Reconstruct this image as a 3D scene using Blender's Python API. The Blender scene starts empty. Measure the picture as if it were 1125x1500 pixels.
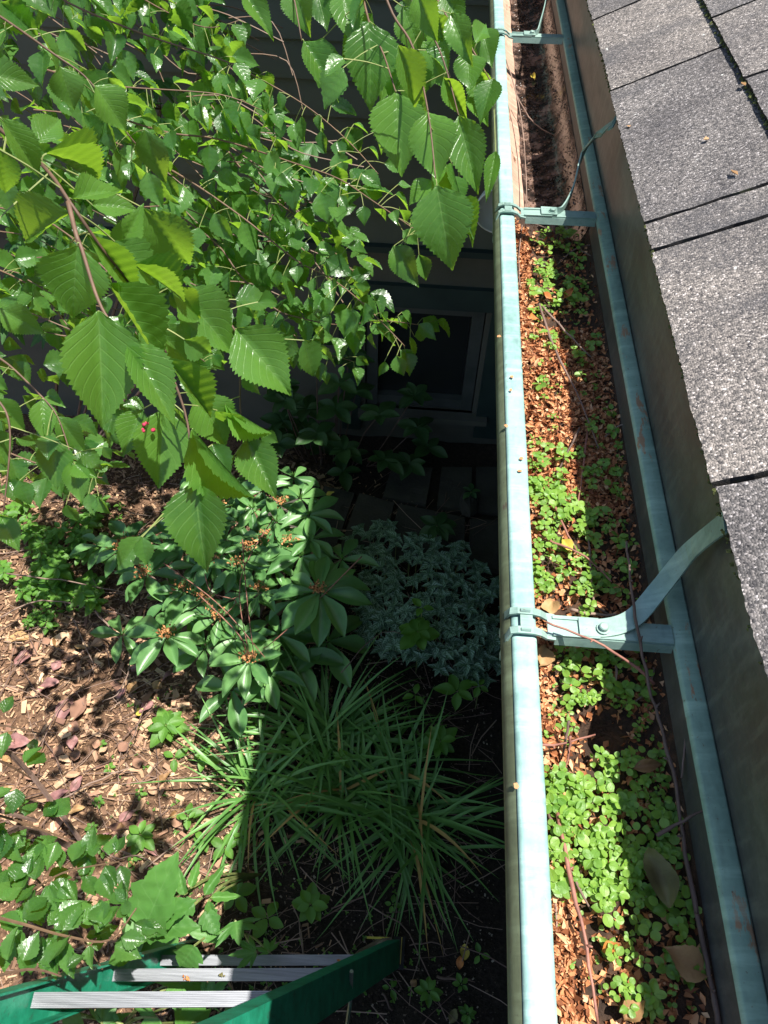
import bpy, math, random
import numpy as np
from mathutils import Vector, Matrix, noise

random.seed(11)
rng = np.random.default_rng(11)
scene = bpy.context.scene
C = scene.collection
PI = math.pi

# ------------------------------------------------------------------ camera, sky, sun, exposure
CAM = Vector((0.0, 0.0, 2.6))
AX = Vector((0.99649914, -0.0740975, -0.03871725))
AY = Vector((0.08201986, 0.77677603, 0.62441312))
AZ = Vector((0.01619282, 0.62540272, -0.78013411))
FPX = 1084.0
cam_d = bpy.data.cameras.new('camera')
cam = bpy.data.objects.new('camera', cam_d)
C.objects.link(cam)
right = Vector((AX.x, AY.x, AZ.x)).normalized()
fwd = Vector((AX.z, AY.z, AZ.z)).normalized()
up = right.cross(fwd).normalized()
cam.matrix_world = Matrix(((right.x, up.x, -fwd.x, CAM.x), (right.y, up.y, -fwd.y, CAM.y),
                           (right.z, up.z, -fwd.z, CAM.z), (0, 0, 0, 1)))
cam_d.sensor_fit = 'VERTICAL'
cam_d.sensor_height = 36.0
cam_d.lens = FPX / 1500.0 * 36.0
cam_d.clip_start = 0.02
cam_d.clip_end = 300.0
scene.camera = cam

SUN = Vector((0.28, -0.02, 1.0)).normalized()
world = bpy.data.worlds.new('World')
scene.world = world
world.use_nodes = True
wt = world.node_tree
wt.nodes.clear()
sky = wt.nodes.new('ShaderNodeTexSky')
sky.sky_type = 'NISHITA'
sky.sun_disc = False
sky.sun_elevation = math.asin(SUN.z)
sky.sun_rotation = math.atan2(SUN.x, SUN.y)
bg = wt.nodes.new('ShaderNodeBackground')
bg.inputs[1].default_value = 0.10
wo = wt.nodes.new('ShaderNodeOutputWorld')
wt.links.new(sky.outputs[0], bg.inputs[0])
wt.links.new(bg.outputs[0], wo.inputs[0])
sl = bpy.data.lights.new('sun', 'SUN')
sl.energy = 5.0
sl.angle = math.radians(0.5)
sl.color = (1.0, 0.955, 0.89)
so = bpy.data.objects.new('sun', sl)
so.rotation_euler = SUN.to_track_quat('Z', 'Y').to_euler()
so.location = (3, 2, 8)
C.objects.link(so)
scene.view_settings.view_transform = 'Standard'
scene.view_settings.look = 'None'
scene.view_settings.exposure = 1.05
scene.view_settings.gamma = 1.0
scene.view_settings.use_curve_mapping = False
scene.render.engine = 'CYCLES'
scene.cycles.max_bounces = 6
scene.cycles.transparent_max_bounces = 12
scene.cycles.caustics_reflective = False
scene.cycles.caustics_refractive = False

# ------------------------------------------------------------------ measuring helpers (photo point -> place)
def ray(u, v):
    c = Vector((u - 562.5, 750.0 - v, FPX))
    return Vector((AX.dot(c), AY.dot(c), AZ.dot(c)))
def atz(u, v, z):
    r = ray(u, v); return CAM + r * ((z - CAM.z) / r.z)
def aty(u, v, y):
    r = ray(u, v); return CAM + r * (y / r.y)
def atd(u, v, d):
    r = ray(u, v); return CAM + r * (d / FPX)
def fn(x, y, s=1.0, o=0.0):
    return noise.noise(Vector((x * s + o, y * s - o, o * 1.7)))

# ------------------------------------------------------------------ materials
MATS = {}
def nm(name):
    m = bpy.data.materials.new(name); m.use_nodes = True
    t = m.node_tree; t.nodes.clear()
    out = t.nodes.new('ShaderNodeOutputMaterial')
    return m, t, out
def N(t, typ, **kw):
    n = t.nodes.new(typ)
    for k, v in kw.items(): setattr(n, k, v)
    return n
def ramp(t, fac, stops, interp='LINEAR'):
    r = N(t, 'ShaderNodeValToRGB'); r.color_ramp.interpolation = interp
    el = r.color_ramp.elements
    while len(el) < len(stops): el.new(0.5)
    for e, (p, c) in zip(el, stops):
        e.position = p; e.color = (c[0], c[1], c[2], 1)
    t.links.new(fac, r.inputs[0]); return r.outputs[0]
def mathn(t, op, a, b=None, c=None):
    n = N(t, 'ShaderNodeMath', operation=op)
    for i, x in enumerate((a, b, c)):
        if x is None: continue
        if hasattr(x, 'default_value') or hasattr(x, 'is_linked'): t.links.new(x, n.inputs[i])
        else: n.inputs[i].default_value = x
    return n.outputs[0]
def mix(t, fac, a, b, mode='MIX'):
    n = N(t, 'ShaderNodeMix', data_type='RGBA', blend_type=mode)
    for s, x in ((n.inputs[0], fac), (n.inputs[6], a), (n.inputs[7], b)):
        if isinstance(x, (int, float)): s.default_value = x
        elif isinstance(x, tuple): s.default_value = (x[0], x[1], x[2], 1)
        else: t.links.new(x, s)
    return n.outputs[2]
def tex_noise(t, co, scale, detail=4, rough=0.55):
    n = N(t, 'ShaderNodeTexNoise'); n.inputs['Scale'].default_value = scale
    n.inputs['Detail'].default_value = detail; n.inputs['Roughness'].default_value = rough
    if co is not None: t.links.new(co, n.inputs['Vector'])
    return n.outputs[0]
def bump(t, h, strength=0.3, dist=0.001):
    b = N(t, 'ShaderNodeBump'); b.inputs['Strength'].default_value = strength
    b.inputs['Distance'].default_value = dist; t.links.new(h, b.inputs['Height']); return b.outputs[0]
def principled(t, col, rough=0.6, metal=0.0, spec=0.5, normal=None):
    p = N(t, 'ShaderNodeBsdfPrincipled')
    for s, x in ((p.inputs['Base Color'], col), (p.inputs['Roughness'], rough), (p.inputs['Metallic'], metal)):
        if isinstance(x, (int, float)): s.default_value = x
        elif isinstance(x, tuple): s.default_value = (x[0], x[1], x[2], 1)
        else: t.links.new(x, s)
    p.inputs['Specular IOR Level'].default_value = spec
    if normal is not None: t.links.new(normal, p.inputs['Normal'])
    return p.outputs[0]

def noisy(name, stops, scale=20, rough=0.7, spec=0.4, bstr=0.3, bdist=0.001, bscale=80, metal=0.0, island=0.0, detail=5, rnd=0.0):
    m, t, out = nm(name)
    co = N(t, 'ShaderNodeNewGeometry')
    pos = co.outputs['Position']
    f = tex_noise(t, pos, scale, detail)
    if island:
        f = mathn(t, 'ADD', mathn(t, 'MULTIPLY', f, 1 - island), mathn(t, 'MULTIPLY', co.outputs['Random Per Island'], island))
    if rnd:
        oi = N(t, 'ShaderNodeObjectInfo')
        f = mathn(t, 'ADD', mathn(t, 'MULTIPLY', f, 1 - rnd), mathn(t, 'MULTIPLY', oi.outputs['Random'], rnd))
    c = ramp(t, f, stops)
    b = bump(t, tex_noise(t, pos, bscale, 5), bstr, bdist)
    t.links.new(principled(t, c, rough, metal, spec, b), out.inputs[0])
    MATS[name] = m; return m

def leafmat(name, dark, light, trans, tfac=0.4, rough=0.38, vein=(0.10, 0.22, 0.05), nv=8.0, slope=0.9, veinw=0.10, spec=0.5, silver=None, var=0.35, stripes=0.5, under=None):
    m, t, out = nm(name)
    uv = N(t, 'ShaderNodeUVMap'); uv.uv_map = 'UVMap'
    sp = N(t, 'ShaderNodeSeparateXYZ'); t.links.new(uv.outputs[0], sp.inputs[0])
    a = mathn(t, 'ABSOLUTE', mathn(t, 'SUBTRACT', mathn(t, 'MULTIPLY', sp.outputs[0], 2.0), 1.0))
    ph = mathn(t, 'FRACT', mathn(t, 'SUBTRACT', mathn(t, 'MULTIPLY', sp.outputs[1], nv), mathn(t, 'MULTIPLY', a, slope)))
    d = mathn(t, 'ABSOLUTE', mathn(t, 'SUBTRACT', ph, 0.5))
    side = mathn(t, 'SUBTRACT', 1.0, mathn(t, 'MULTIPLY', d, 1.0 / veinw)); 
    side = mathn(t, 'MULTIPLY', mathn(t, 'MAXIMUM', side, 0.0), stripes)
    mid = mathn(t, 'MAXIMUM', mathn(t, 'SUBTRACT', 1.0, mathn(t, 'MULTIPLY', a, 22.0)), 0.0)
    v = mathn(t, 'MINIMUM', mathn(t, 'ADD', side, mid), 1.0)
    geo = N(t, 'ShaderNodeNewGeometry'); oi = N(t, 'ShaderNodeObjectInfo')
    r = mathn(t, 'FRACT', mathn(t, 'ADD', oi.outputs['Random'], mathn(t, 'MULTIPLY', geo.outputs['Random Per Island'], 1.0)))
    nz = tex_noise(t, geo.outputs['Position'], 60, 3)
    f = mathn(t, 'ADD', mathn(t, 'MULTIPLY', r, 1 - var), mathn(t, 'MULTIPLY', nz, var))
    base = ramp(t, f, [(0.1, dark), (0.9, light)])
    if silver:
        s2 = mathn(t, 'MULTIPLY', mathn(t, 'GREATER_THAN', mathn(t, 'ADD', d, mathn(t, 'MULTIPLY', tex_noise(t, geo.outputs['Position'], 400, 2), 0.25)), 0.42), mathn(t, 'GREATER_THAN', a, 0.12))
        base = mix(t, s2, base, silver)
    if under: base = mix(t, geo.outputs['Backfacing'], base, under)
    col = mix(t, mathn(t, 'MULTIPLY', v, 0.55), base, vein)
    tcol = mix(t, mathn(t, 'MULTIPLY', v, 0.45), trans, (trans[0] * .55, trans[1] * .6, trans[2] * .5))
    tcol = mix(t, mathn(t, 'MULTIPLY', r, 0.5), tcol, (trans[0] * .45, trans[1] * .62, trans[2] * .6))
    fine = tex_noise(t, geo.outputs['Position'], 700, 2)
    bl = ramp(t, tex_noise(t, geo.outputs['Position'], 130, 4, 0.6), [(0.70, (0, 0, 0)), (0.74, (1, 1, 1))])
    col = mix(t, mathn(t, 'MULTIPLY', bl, 0.6), col, (0.16, 0.12, 0.03))
    col = mix(t, mathn(t, 'MULTIPLY', ramp(t, tex_noise(t, geo.outputs['Position'], 25, 3), [(0.45, (0, 0, 0)), (0.7, (1, 1, 1))]), 0.3), col, light)
    b = bump(t, mathn(t, 'SUBTRACT', mathn(t, 'MULTIPLY', fine, 0.5), mathn(t, 'MULTIPLY', v, 0.9)), 0.5, 0.0006)
    rr = mathn(t, 'ADD', mathn(t, 'MULTIPLY', tex_noise(t, geo.outputs['Position'], 90, 2), 0.2), rough - 0.1)
    p = principled(t, col, rr, 0.0, spec, b)
    tr = N(t, 'ShaderNodeBsdfTranslucent'); t.links.new(tcol, tr.inputs[0])
    mx = N(t, 'ShaderNodeMixShader'); mx.inputs[0].default_value = tfac
    t.links.new(p, mx.inputs[1]); t.links.new(tr.outputs[0], mx.inputs[2])
    t.links.new(mx.outputs[0], out.inputs[0])
    MATS[name] = m; return m

M_birch = leafmat('birch_leaf', (0.03, 0.10, 0.018), (0.115, 0.26, 0.040), (0.42, 0.68, 0.04), 0.43, 0.30, vein=(0.16, 0.30, 0.075), nv=8.5, slope=2.7, veinw=0.10, stripes=0.75)
M_birch_s = leafmat('birch_leaf_small', (0.018, 0.068, 0.018), (0.10, 0.23, 0.05), (0.40, 0.70, 0.05), 0.45, 0.26, vein=(0.1, 0.2, 0.06), nv=7, slope=2.0, veinw=0.10, stripes=0.5)
M_rhodo = leafmat('shrub_leaf', (0.06, 0.17, 0.05), (0.16, 0.33, 0.10), (0.26, 0.48, 0.08), 0.24, 0.36, vein=(0.14, 0.26, 0.1), nv=9, slope=1.2, veinw=0.06, stripes=0.12)
M_silver = leafmat('silver_leaf', (0.05, 0.12, 0.06), (0.09, 0.19, 0.09), (0.12, 0.24, 0.08), 0.15, 0.5, silver=(0.30, 0.42, 0.33), nv=4.5, slope=1.6, vein=(0.05, 0.11, 0.05))
M_weed = leafmat('weed_leaf', (0.06, 0.17, 0.025), (0.14, 0.32, 0.04), (0.30, 0.55, 0.05), 0.4, 0.5, nv=5, slope=1.3, vein=(0.16, 0.32, 0.08))
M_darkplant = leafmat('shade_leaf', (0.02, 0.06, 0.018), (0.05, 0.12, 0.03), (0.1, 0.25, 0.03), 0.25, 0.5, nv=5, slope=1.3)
M_seed = leafmat('seedling_leaf', (0.10, 0.24, 0.035), (0.25, 0.42, 0.06), (0.42, 0.60, 0.05), 0.36, 0.45, nv=3, slope=1.0, stripes=0.1, vein=(0.2, 0.4, 0.1))
M_blade = leafmat('blade', (0.06, 0.18, 0.04), (0.17, 0.36, 0.08), (0.2, 0.42, 0.05), 0.25, 0.4, nv=1, slope=0, stripes=0, vein=(0.14, 0.28, 0.1))
M_yblade = noisy('dry_blade', [(0.2, (0.35, 0.22, 0.07)), (0.8, (0.5, 0.33, 0.1))], 30)
M_dryleaf = noisy('dry_leaf', [(0.25, (0.13, 0.065, 0.025)), (0.5, (0.30, 0.17, 0.07)), (0.75, (0.42, 0.27, 0.12))], 45, 0.65, rnd=0.3, bscale=300, bstr=0.5)
M_orangeleaf = noisy('orange_leaf', [(0.25, (0.32, 0.10, 0.025)), (0.8, (0.55, 0.22, 0.05))], 60, 0.6, bscale=300)
M_yellowleaf = noisy('yellow_leaf', [(0.25, (0.40, 0.33, 0.05)), (0.8, (0.62, 0.48, 0.08))], 60, 0.6, bscale=300)
M_greybrown = noisy('rotting_leaf', [(0.25, (0.06, 0.05, 0.02)), (0.55, (0.14, 0.13, 0.045)), (0.8, (0.2, 0.13, 0.06))], 50, 0.7, bscale=300)
M_twig = noisy('twig_bark', [(0.2, (0.07, 0.045, 0.035)), (0.5, (0.17, 0.11, 0.085)), (0.8, (0.30, 0.21, 0.16))], 60, 0.75, rnd=0.45, bscale=600, island=0.0)
M_twigred = noisy('red_twig_bark', [(0.2, (0.15, 0.055, 0.04)), (0.8, (0.36, 0.17, 0.12))], 80, 0.6, bscale=600)
M_twigs_i = noisy('twig_litter_bark', [(0.1, (0.08, 0.05, 0.04)), (0.5, (0.19, 0.12, 0.09)), (0.9, (0.34, 0.24, 0.18))], 60, 0.8, island=0.8, bscale=400)
M_greentwig = noisy('green_twig', [(0.2, (0.12, 0.17, 0.05)), (0.8, (0.28, 0.30, 0.10))], 60, 0.6)
M_birchtwig = noisy('birch_twig', [(0.2, (0.06, 0.035, 0.02)), (0.8, (0.17, 0.10, 0.06))], 80, 0.6, rnd=0.3)
M_trunk = noisy('birch_bark', [(0.3, (0.10, 0.07, 0.05)), (0.5, (0.38, 0.30, 0.22)), (0.8, (0.5, 0.42, 0.33))], 12, 0.8, bdist=0.01, bscale=20)
M_seedhead = noisy('seed_head', [(0.2, (0.30, 0.12, 0.04)), (0.8, (0.62, 0.32, 0.13))], 300, 0.8, island=0.5)
M_flake = noisy('birch_seed_scales', [(0.1, (0.17, 0.055, 0.02)), (0.4, (0.40, 0.155, 0.06)), (0.75, (0.56, 0.27, 0.12)), (1.0, (0.66, 0.42, 0.24))], 40, 0.7, island=0.9, bscale=500)
M_muckflake = noisy('wet_scales', [(0.1, (0.02, 0.012, 0.008)), (0.6, (0.07, 0.038, 0.022)), (1.0, (0.16, 0.09, 0.05))], 40, 0.3, island=0.8, bscale=500)
M_bed = noisy('compost', [(0.25, (0.014, 0.009, 0.006)), (0.55, (0.05, 0.026, 0.014)), (0.8, (0.13, 0.06, 0.028))], 90, 0.85, bscale=300, bstr=0.9, bdist=0.004)
M_chip = noisy('wood_chips', [(0.05, (0.07, 0.038, 0.024)), (0.38, (0.25, 0.14, 0.08)), (0.68, (0.43, 0.27, 0.155)), (0.95, (0.55, 0.38, 0.23))], 30, 0.85, island=0.75, bscale=250, bstr=0.5)
M_chip1 = noisy('single_wood_chip', [(0.1, (0.16, 0.08, 0.055)), (0.4, (0.34, 0.19, 0.12)), (0.7, (0.50, 0.32, 0.19)), (0.9, (0.64, 0.47, 0.3))], 30, 0.85, rnd=0.75, bscale=250, bstr=0.5)
M_grit = noisy('soil_grit', [(0.1, (0.03, 0.022, 0.016)), (0.7, (0.10, 0.07, 0.045)), (0.97, (0.42, 0.36, 0.28))], 30, 0.85, island=0.85)
M_board = noisy('old_wood', [(0.25, (0.09, 0.07, 0.045)), (0.7, (0.26, 0.2, 0.13))], 25, 0.9, bscale=120, bstr=0.8, bdist=0.004)
M_stone = noisy('paver_stone', [(0.25, (0.03, 0.028, 0.022)), (0.7, (0.065, 0.058, 0.045))], 9, 0.9, bscale=90, bstr=0.6, bdist=0.004, rnd=0.2)
M_siding = noisy('siding_paint', [(0.3, (0.075, 0.084, 0.066)), (0.7, (0.10, 0.11, 0.087))], 4, 0.6, bscale=150, bstr=0.2)
M_found = noisy('foundation_render', [(0.3, (0.08, 0.08, 0.065)), (0.7, (0.11, 0.105, 0.085))], 5, 0.85, bscale=150, bstr=0.5, bdist=0.003)
M_trim = noisy('dark_green_trim', [(0.3, (0.018, 0.032, 0.03)), (0.7, (0.03, 0.05, 0.045))], 8, 0.55)
M_wframe = noisy('window_frame_paint', [(0.3, (0.05, 0.056, 0.053)), (0.7, (0.08, 0.085, 0.08))], 12, 0.5)
M_dark = noisy('dark_interior', [(0.3, (0.006, 0.006, 0.006)), (0.7, (0.012, 0.012, 0.012))], 5, 0.9)
M_soffit = noisy('soffit_paint', [(0.3, (0.10, 0.10, 0.085)), (0.7, (0.14, 0.135, 0.11))], 4, 0.7)
M_black = noisy('black_rubber', [(0.3, (0.012, 0.012, 0.012)), (0.7, (0.03, 0.03, 0.03))], 30, 0.7)
M_yellow = noisy('yellow_edge', [(0.3, (0.45, 0.36, 0.04)), (0.7, (0.6, 0.5, 0.08))], 30, 0.6)
M_berry = noisy('pink_berries', [(0.3, (0.35, 0.02, 0.05)), (0.7, (0.6, 0.06, 0.12))], 200, 0.4)
M_steel = noisy('zinc_steel', [(0.3, (0.35, 0.36, 0.36)), (0.7, (0.5, 0.5, 0.5))], 100, 0.4, metal=0.9)

def glass_mat():
    m, t, out = nm('window_glass')
    p = N(t, 'ShaderNodeBsdfPrincipled')
    p.inputs['Base Color'].default_value = (0.02, 0.022, 0.022, 1); p.inputs['Roughness'].default_value = 0.05
    t.links.new(p.outputs[0], out.inputs[0]); return m
M_glass = glass_mat()
def clear_mat():
    m, t, out = nm('clear_lamp_glass')
    p = N(t, 'ShaderNodeBsdfPrincipled')
    p.inputs['Base Color'].default_value = (0.75, 0.78, 0.78, 1); p.inputs['Roughness'].default_value = 0.12
    tr = N(t, 'ShaderNodeBsdfTransparent'); tr.inputs[0].default_value = (0.9, 0.93, 0.93, 1)
    mx = N(t, 'ShaderNodeMixShader'); mx.inputs[0].default_value = 0.6
    t.links.new(tr.outputs[0], mx.inputs[1]); t.links.new(p.outputs[0], mx.inputs[2]); t.links.new(mx.outputs[0], out.inputs[0]); return m
M_clear = clear_mat()

def patina_mat(name, c0, c1, c2, rust, rough=0.5, sx=1.0, rustlvl=0.66, metal=0.0):
    m, t, out = nm(name)
    geo = N(t, 'ShaderNodeNewGeometry')
    mp = N(t, 'ShaderNodeMapping'); mp.inputs['Scale'].default_value = (4.0, 1.0, 4.0)
    t.links.new(geo.outputs['Position'], mp.inputs[0])
    n1 = tex_noise(t, mp.outputs[0], 6, 5); n2 = tex_noise(t, geo.outputs['Position'], 160, 4)
    n3 = tex_noise(t, mp.outputs[0], 14, 6, 0.7)
    c = ramp(t, mathn(t, 'ADD', mathn(t, 'MULTIPLY', n1, 0.75), mathn(t, 'MULTIPLY', n2, 0.25)), [(0.35, c0), (0.5, c1), (0.65, c2)])
    rf = ramp(t, n3, [(rustlvl, (0, 0, 0)), (rustlvl + 0.025, (1, 1, 1))])
    c = mix(t, rf, c, rust)
    sp = ramp(t, tex_noise(t, geo.outputs['Position'], 330, 2), [(0.70, (0, 0, 0)), (0.73, (1, 1, 1))])
    c = mix(t, mathn(t, 'MULTIPLY', sp, 0.6), c, (rust[0] * .4, rust[1] * .4, rust[2] * .4))
    sm = ramp(t, tex_noise(t, mp.outputs[0], 22, 4, 0.6), [(0.60, (0, 0, 0)), (0.75, (1, 1, 1))])
    c = mix(t, mathn(t, 'MULTIPLY', sm, 0.4), c, (c0[0] * .55, c0[1] * .55, c0[2] * .6))
    mp2 = N(t, 'ShaderNodeMapping'); mp2.inputs['Scale'].default_value = (1.0, 9.0, 2.0); mp2.inputs['Rotation'].default_value = (0.7, 0, 0)
    t.links.new(geo.outputs['Position'], mp2.inputs[0])
    sc = ramp(t, tex_noise(t, mp2.outputs[0], 9, 6, 0.65), [(0.50, (0, 0, 0)), (0.80, (1, 1, 1))])
    c = mix(t, mathn(t, 'MULTIPLY', sc, 0.55), c, (min(1, c2[0] * 1.7), min(1, c2[1] * 1.7), min(1, c2[2] * 1.65)))
    b = bump(t, mathn(t, 'ADD', n2, n3), 0.22, 0.0010)
    t.links.new(principled(t, c, mathn(t, 'ADD', mathn(t, 'MULTIPLY', n3, 0.3), rough - .12), metal, 0.5, b), out.inputs[0]); return m
M_bead = patina_mat('patina_bead', (0.13, 0.235, 0.215), (0.22, 0.36, 0.325), (0.29, 0.43, 0.395), (0.33, 0.24, 0.16), 0.52, rustlvl=0.70)
M_strip = patina_mat('patina_strip', (0.16, 0.25, 0.185), (0.235, 0.355, 0.265), (0.31, 0.43, 0.335), (0.34, 0.20, 0.11), 0.55, rustlvl=0.60)
M_bracket = patina_mat('patina_bracket', (0.15, 0.24, 0.205), (0.20, 0.305, 0.265), (0.26, 0.365, 0.32), (0.25, 0.2, 0.14), 0.45, rustlvl=0.74, metal=0.15)
M_inner = patina_mat('copper_inside', (0.34, 0.22, 0.16), (0.46, 0.30, 0.22), (0.54, 0.38, 0.29), (0.15, 0.08, 0.05), 0.35, rustlvl=0.62)
M_outer = patina_mat('olive_outside', (0.045, 0.055, 0.03), (0.07, 0.085, 0.045), (0.11, 0.14, 0.085), (0.06, 0.045, 0.03), 0.6)
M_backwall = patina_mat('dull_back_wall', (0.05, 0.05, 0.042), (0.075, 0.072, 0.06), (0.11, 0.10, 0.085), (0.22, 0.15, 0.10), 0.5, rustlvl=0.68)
M_panel = patina_mat('dull_drip_panel', (0.048, 0.048, 0.042), (0.066, 0.067, 0.058), (0.105, 0.115, 0.095), (0.17, 0.15, 0.11), 0.4, rustlvl=0.70)

def shingle_mat():
    m, t, out = nm('shingle_granules')
    geo = N(t, 'ShaderNodeNewGeometry'); pos = geo.outputs['Position']
    v = N(t, 'ShaderNodeTexVoronoi'); v.inputs['Scale'].default_value = 640; t.links.new(pos, v.inputs['Vector'])
    sp = N(t, 'ShaderNodeSeparateXYZ'); t.links.new(v.outputs['Color'], sp.inputs[0])
    c = ramp(t, sp.outputs[0], [(0.0, (0.045, 0.044, 0.046)), (0.25, (0.092, 0.09, 0.086)), (0.5, (0.145, 0.139, 0.130)), (0.75, (0.205, 0.193, 0.178)), (0.92, (0.29, 0.275, 0.255)), (1.0, (0.50, 0.48, 0.46))])
    big = ramp(t, tex_noise(t, pos, 9, 4), [(0.3, (0.62, 0.60, 0.62)), (0.65, (1.1, 1.06, 1.04))])
    c = mix(t, 0.85, c, big, 'MULTIPLY')
    oi = N(t, 'ShaderNodeObjectInfo')
    c = mix(t, 1.0, c, ramp(t, oi.outputs['Random'], [(0, (0.76, 0.76, 0.79)), (1, (1.15, 1.11, 1.08))]), 'MULTIPLY')
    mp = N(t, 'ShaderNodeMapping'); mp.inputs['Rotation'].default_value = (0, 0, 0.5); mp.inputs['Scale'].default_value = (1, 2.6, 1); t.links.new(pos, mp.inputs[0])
    soft_shade = ramp(t, tex_noise(t, mp.outputs[0], 5.5, 3), [(0.52, (0, 0, 0)), (0.70, (1, 1, 1))])  # soft branch and leaf shadows, painted into the shingle colour as stretched noise
    c = mix(t, mathn(t, 'MULTIPLY', soft_shade, 0.6), c, (0.055, 0.055, 0.06))
    wh = ramp(t, tex_noise(t, pos, 65, 3, 0.6), [(0.715, (0, 0, 0)), (0.74, (1, 1, 1))])
    c = mix(t, mathn(t, 'MULTIPLY', wh, 0.8), c, (0.62, 0.62, 0.58))
    h = mathn(t, 'ADD', mathn(t, 'MULTIPLY', v.outputs['Distance'], -1.0), sp.outputs[1])
    b = bump(t, h, 0.9, 0.0011)
    t.links.new(principled(t, c, 0.85, 0, 0.35, b), out.inputs[0]); return m
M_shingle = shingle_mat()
M_shedge = noisy('shingle_edge_asphalt', [(0.3, (0.015, 0.014, 0.014)), (0.6, (0.05, 0.045, 0.04)), (0.8, (0.10, 0.12, 0.04))], 90, 0.95, bscale=500, bstr=1.0)
M_moss = noisy('moss', [(0.3, (0.04, 0.05, 0.015)), (0.7, (0.15, 0.17, 0.05))], 200, 0.95, bscale=500, bstr=1.0)

def green_mat():
    m, t, out = nm('green_fibreglass')
    geo = N(t, 'ShaderNodeNewGeometry')
    mp = N(t, 'ShaderNodeMapping'); mp.inputs['Scale'].default_value = (1, 1, 1); t.links.new(geo.outputs['Position'], mp.inputs[0])
    c = ramp(t, tex_noise(t, mp.outputs[0], 16, 8, 0.75), [(0.3, (0.010, 0.16, 0.085)), (0.52, (0.016, 0.29, 0.165)), (0.72, (0.06, 0.42, 0.26))])
    d = ramp(t, tex_noise(t, geo.outputs['Position'], 60, 5, 0.7), [(0.56, (0, 0, 0)), (0.68, (1, 1, 1))])
    c = mix(t, mathn(t, 'MULTIPLY', d, 0.6), c, (0.05, 0.07, 0.05))
    b = bump(t, tex_noise(t, geo.outputs['Position'], 250, 3), 0.25, 0.0008)
    t.links.new(principled(t, c, 0.5, 0, 0.45, b), out.inputs[0]); return m
M_green = green_mat()
def alu_mat():
    m, t, out = nm('ribbed_aluminium')
    geo = N(t, 'ShaderNodeNewGeometry')
    mp = N(t, 'ShaderNodeMapping'); mp.inputs['Scale'].default_value = (1, 30, 30); t.links.new(geo.outputs['Position'], mp.inputs[0])
    c = ramp(t, tex_noise(t, mp.outputs[0], 6, 4), [(0.3, (0.19, 0.20, 0.215)), (0.7, (0.32, 0.33, 0.355))])
    d = ramp(t, tex_noise(t, geo.outputs['Position'], 45, 5, 0.7), [(0.66, (0, 0, 0)), (0.72, (1, 1, 1))])
    c = mix(t, mathn(t, 'MULTIPLY', d, 0.7), c, (0.16, 0.12, 0.08))
    t.links.new(principled(t, c, 0.42, 0.55, 0.5), out.inputs[0]); return m
M_alu = alu_mat()
def ground_mat():
    m, t, out = nm('garden_soil')
    geo = N(t, 'ShaderNodeNewGeometry'); pos = geo.outputs['Position']
    sp = N(t, 'ShaderNodeSeparateXYZ'); t.links.new(pos, sp.inputs[0])
    n = tex_noise(t, pos, 70, 6, 0.7)
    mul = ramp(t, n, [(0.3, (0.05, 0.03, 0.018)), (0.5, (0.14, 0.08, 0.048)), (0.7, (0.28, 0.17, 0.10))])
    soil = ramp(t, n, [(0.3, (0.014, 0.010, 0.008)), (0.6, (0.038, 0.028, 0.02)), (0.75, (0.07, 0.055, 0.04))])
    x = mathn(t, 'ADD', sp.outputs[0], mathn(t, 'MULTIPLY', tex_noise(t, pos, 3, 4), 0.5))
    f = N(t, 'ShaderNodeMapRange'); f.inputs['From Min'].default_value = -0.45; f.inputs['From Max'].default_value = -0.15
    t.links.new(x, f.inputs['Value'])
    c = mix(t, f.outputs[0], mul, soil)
    b = bump(t, n, 1.0, 0.012)
    t.links.new(principled(t, c, 0.95, 0, 0.2, b), out.inputs[0]); return m
M_ground = ground_mat()

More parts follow.
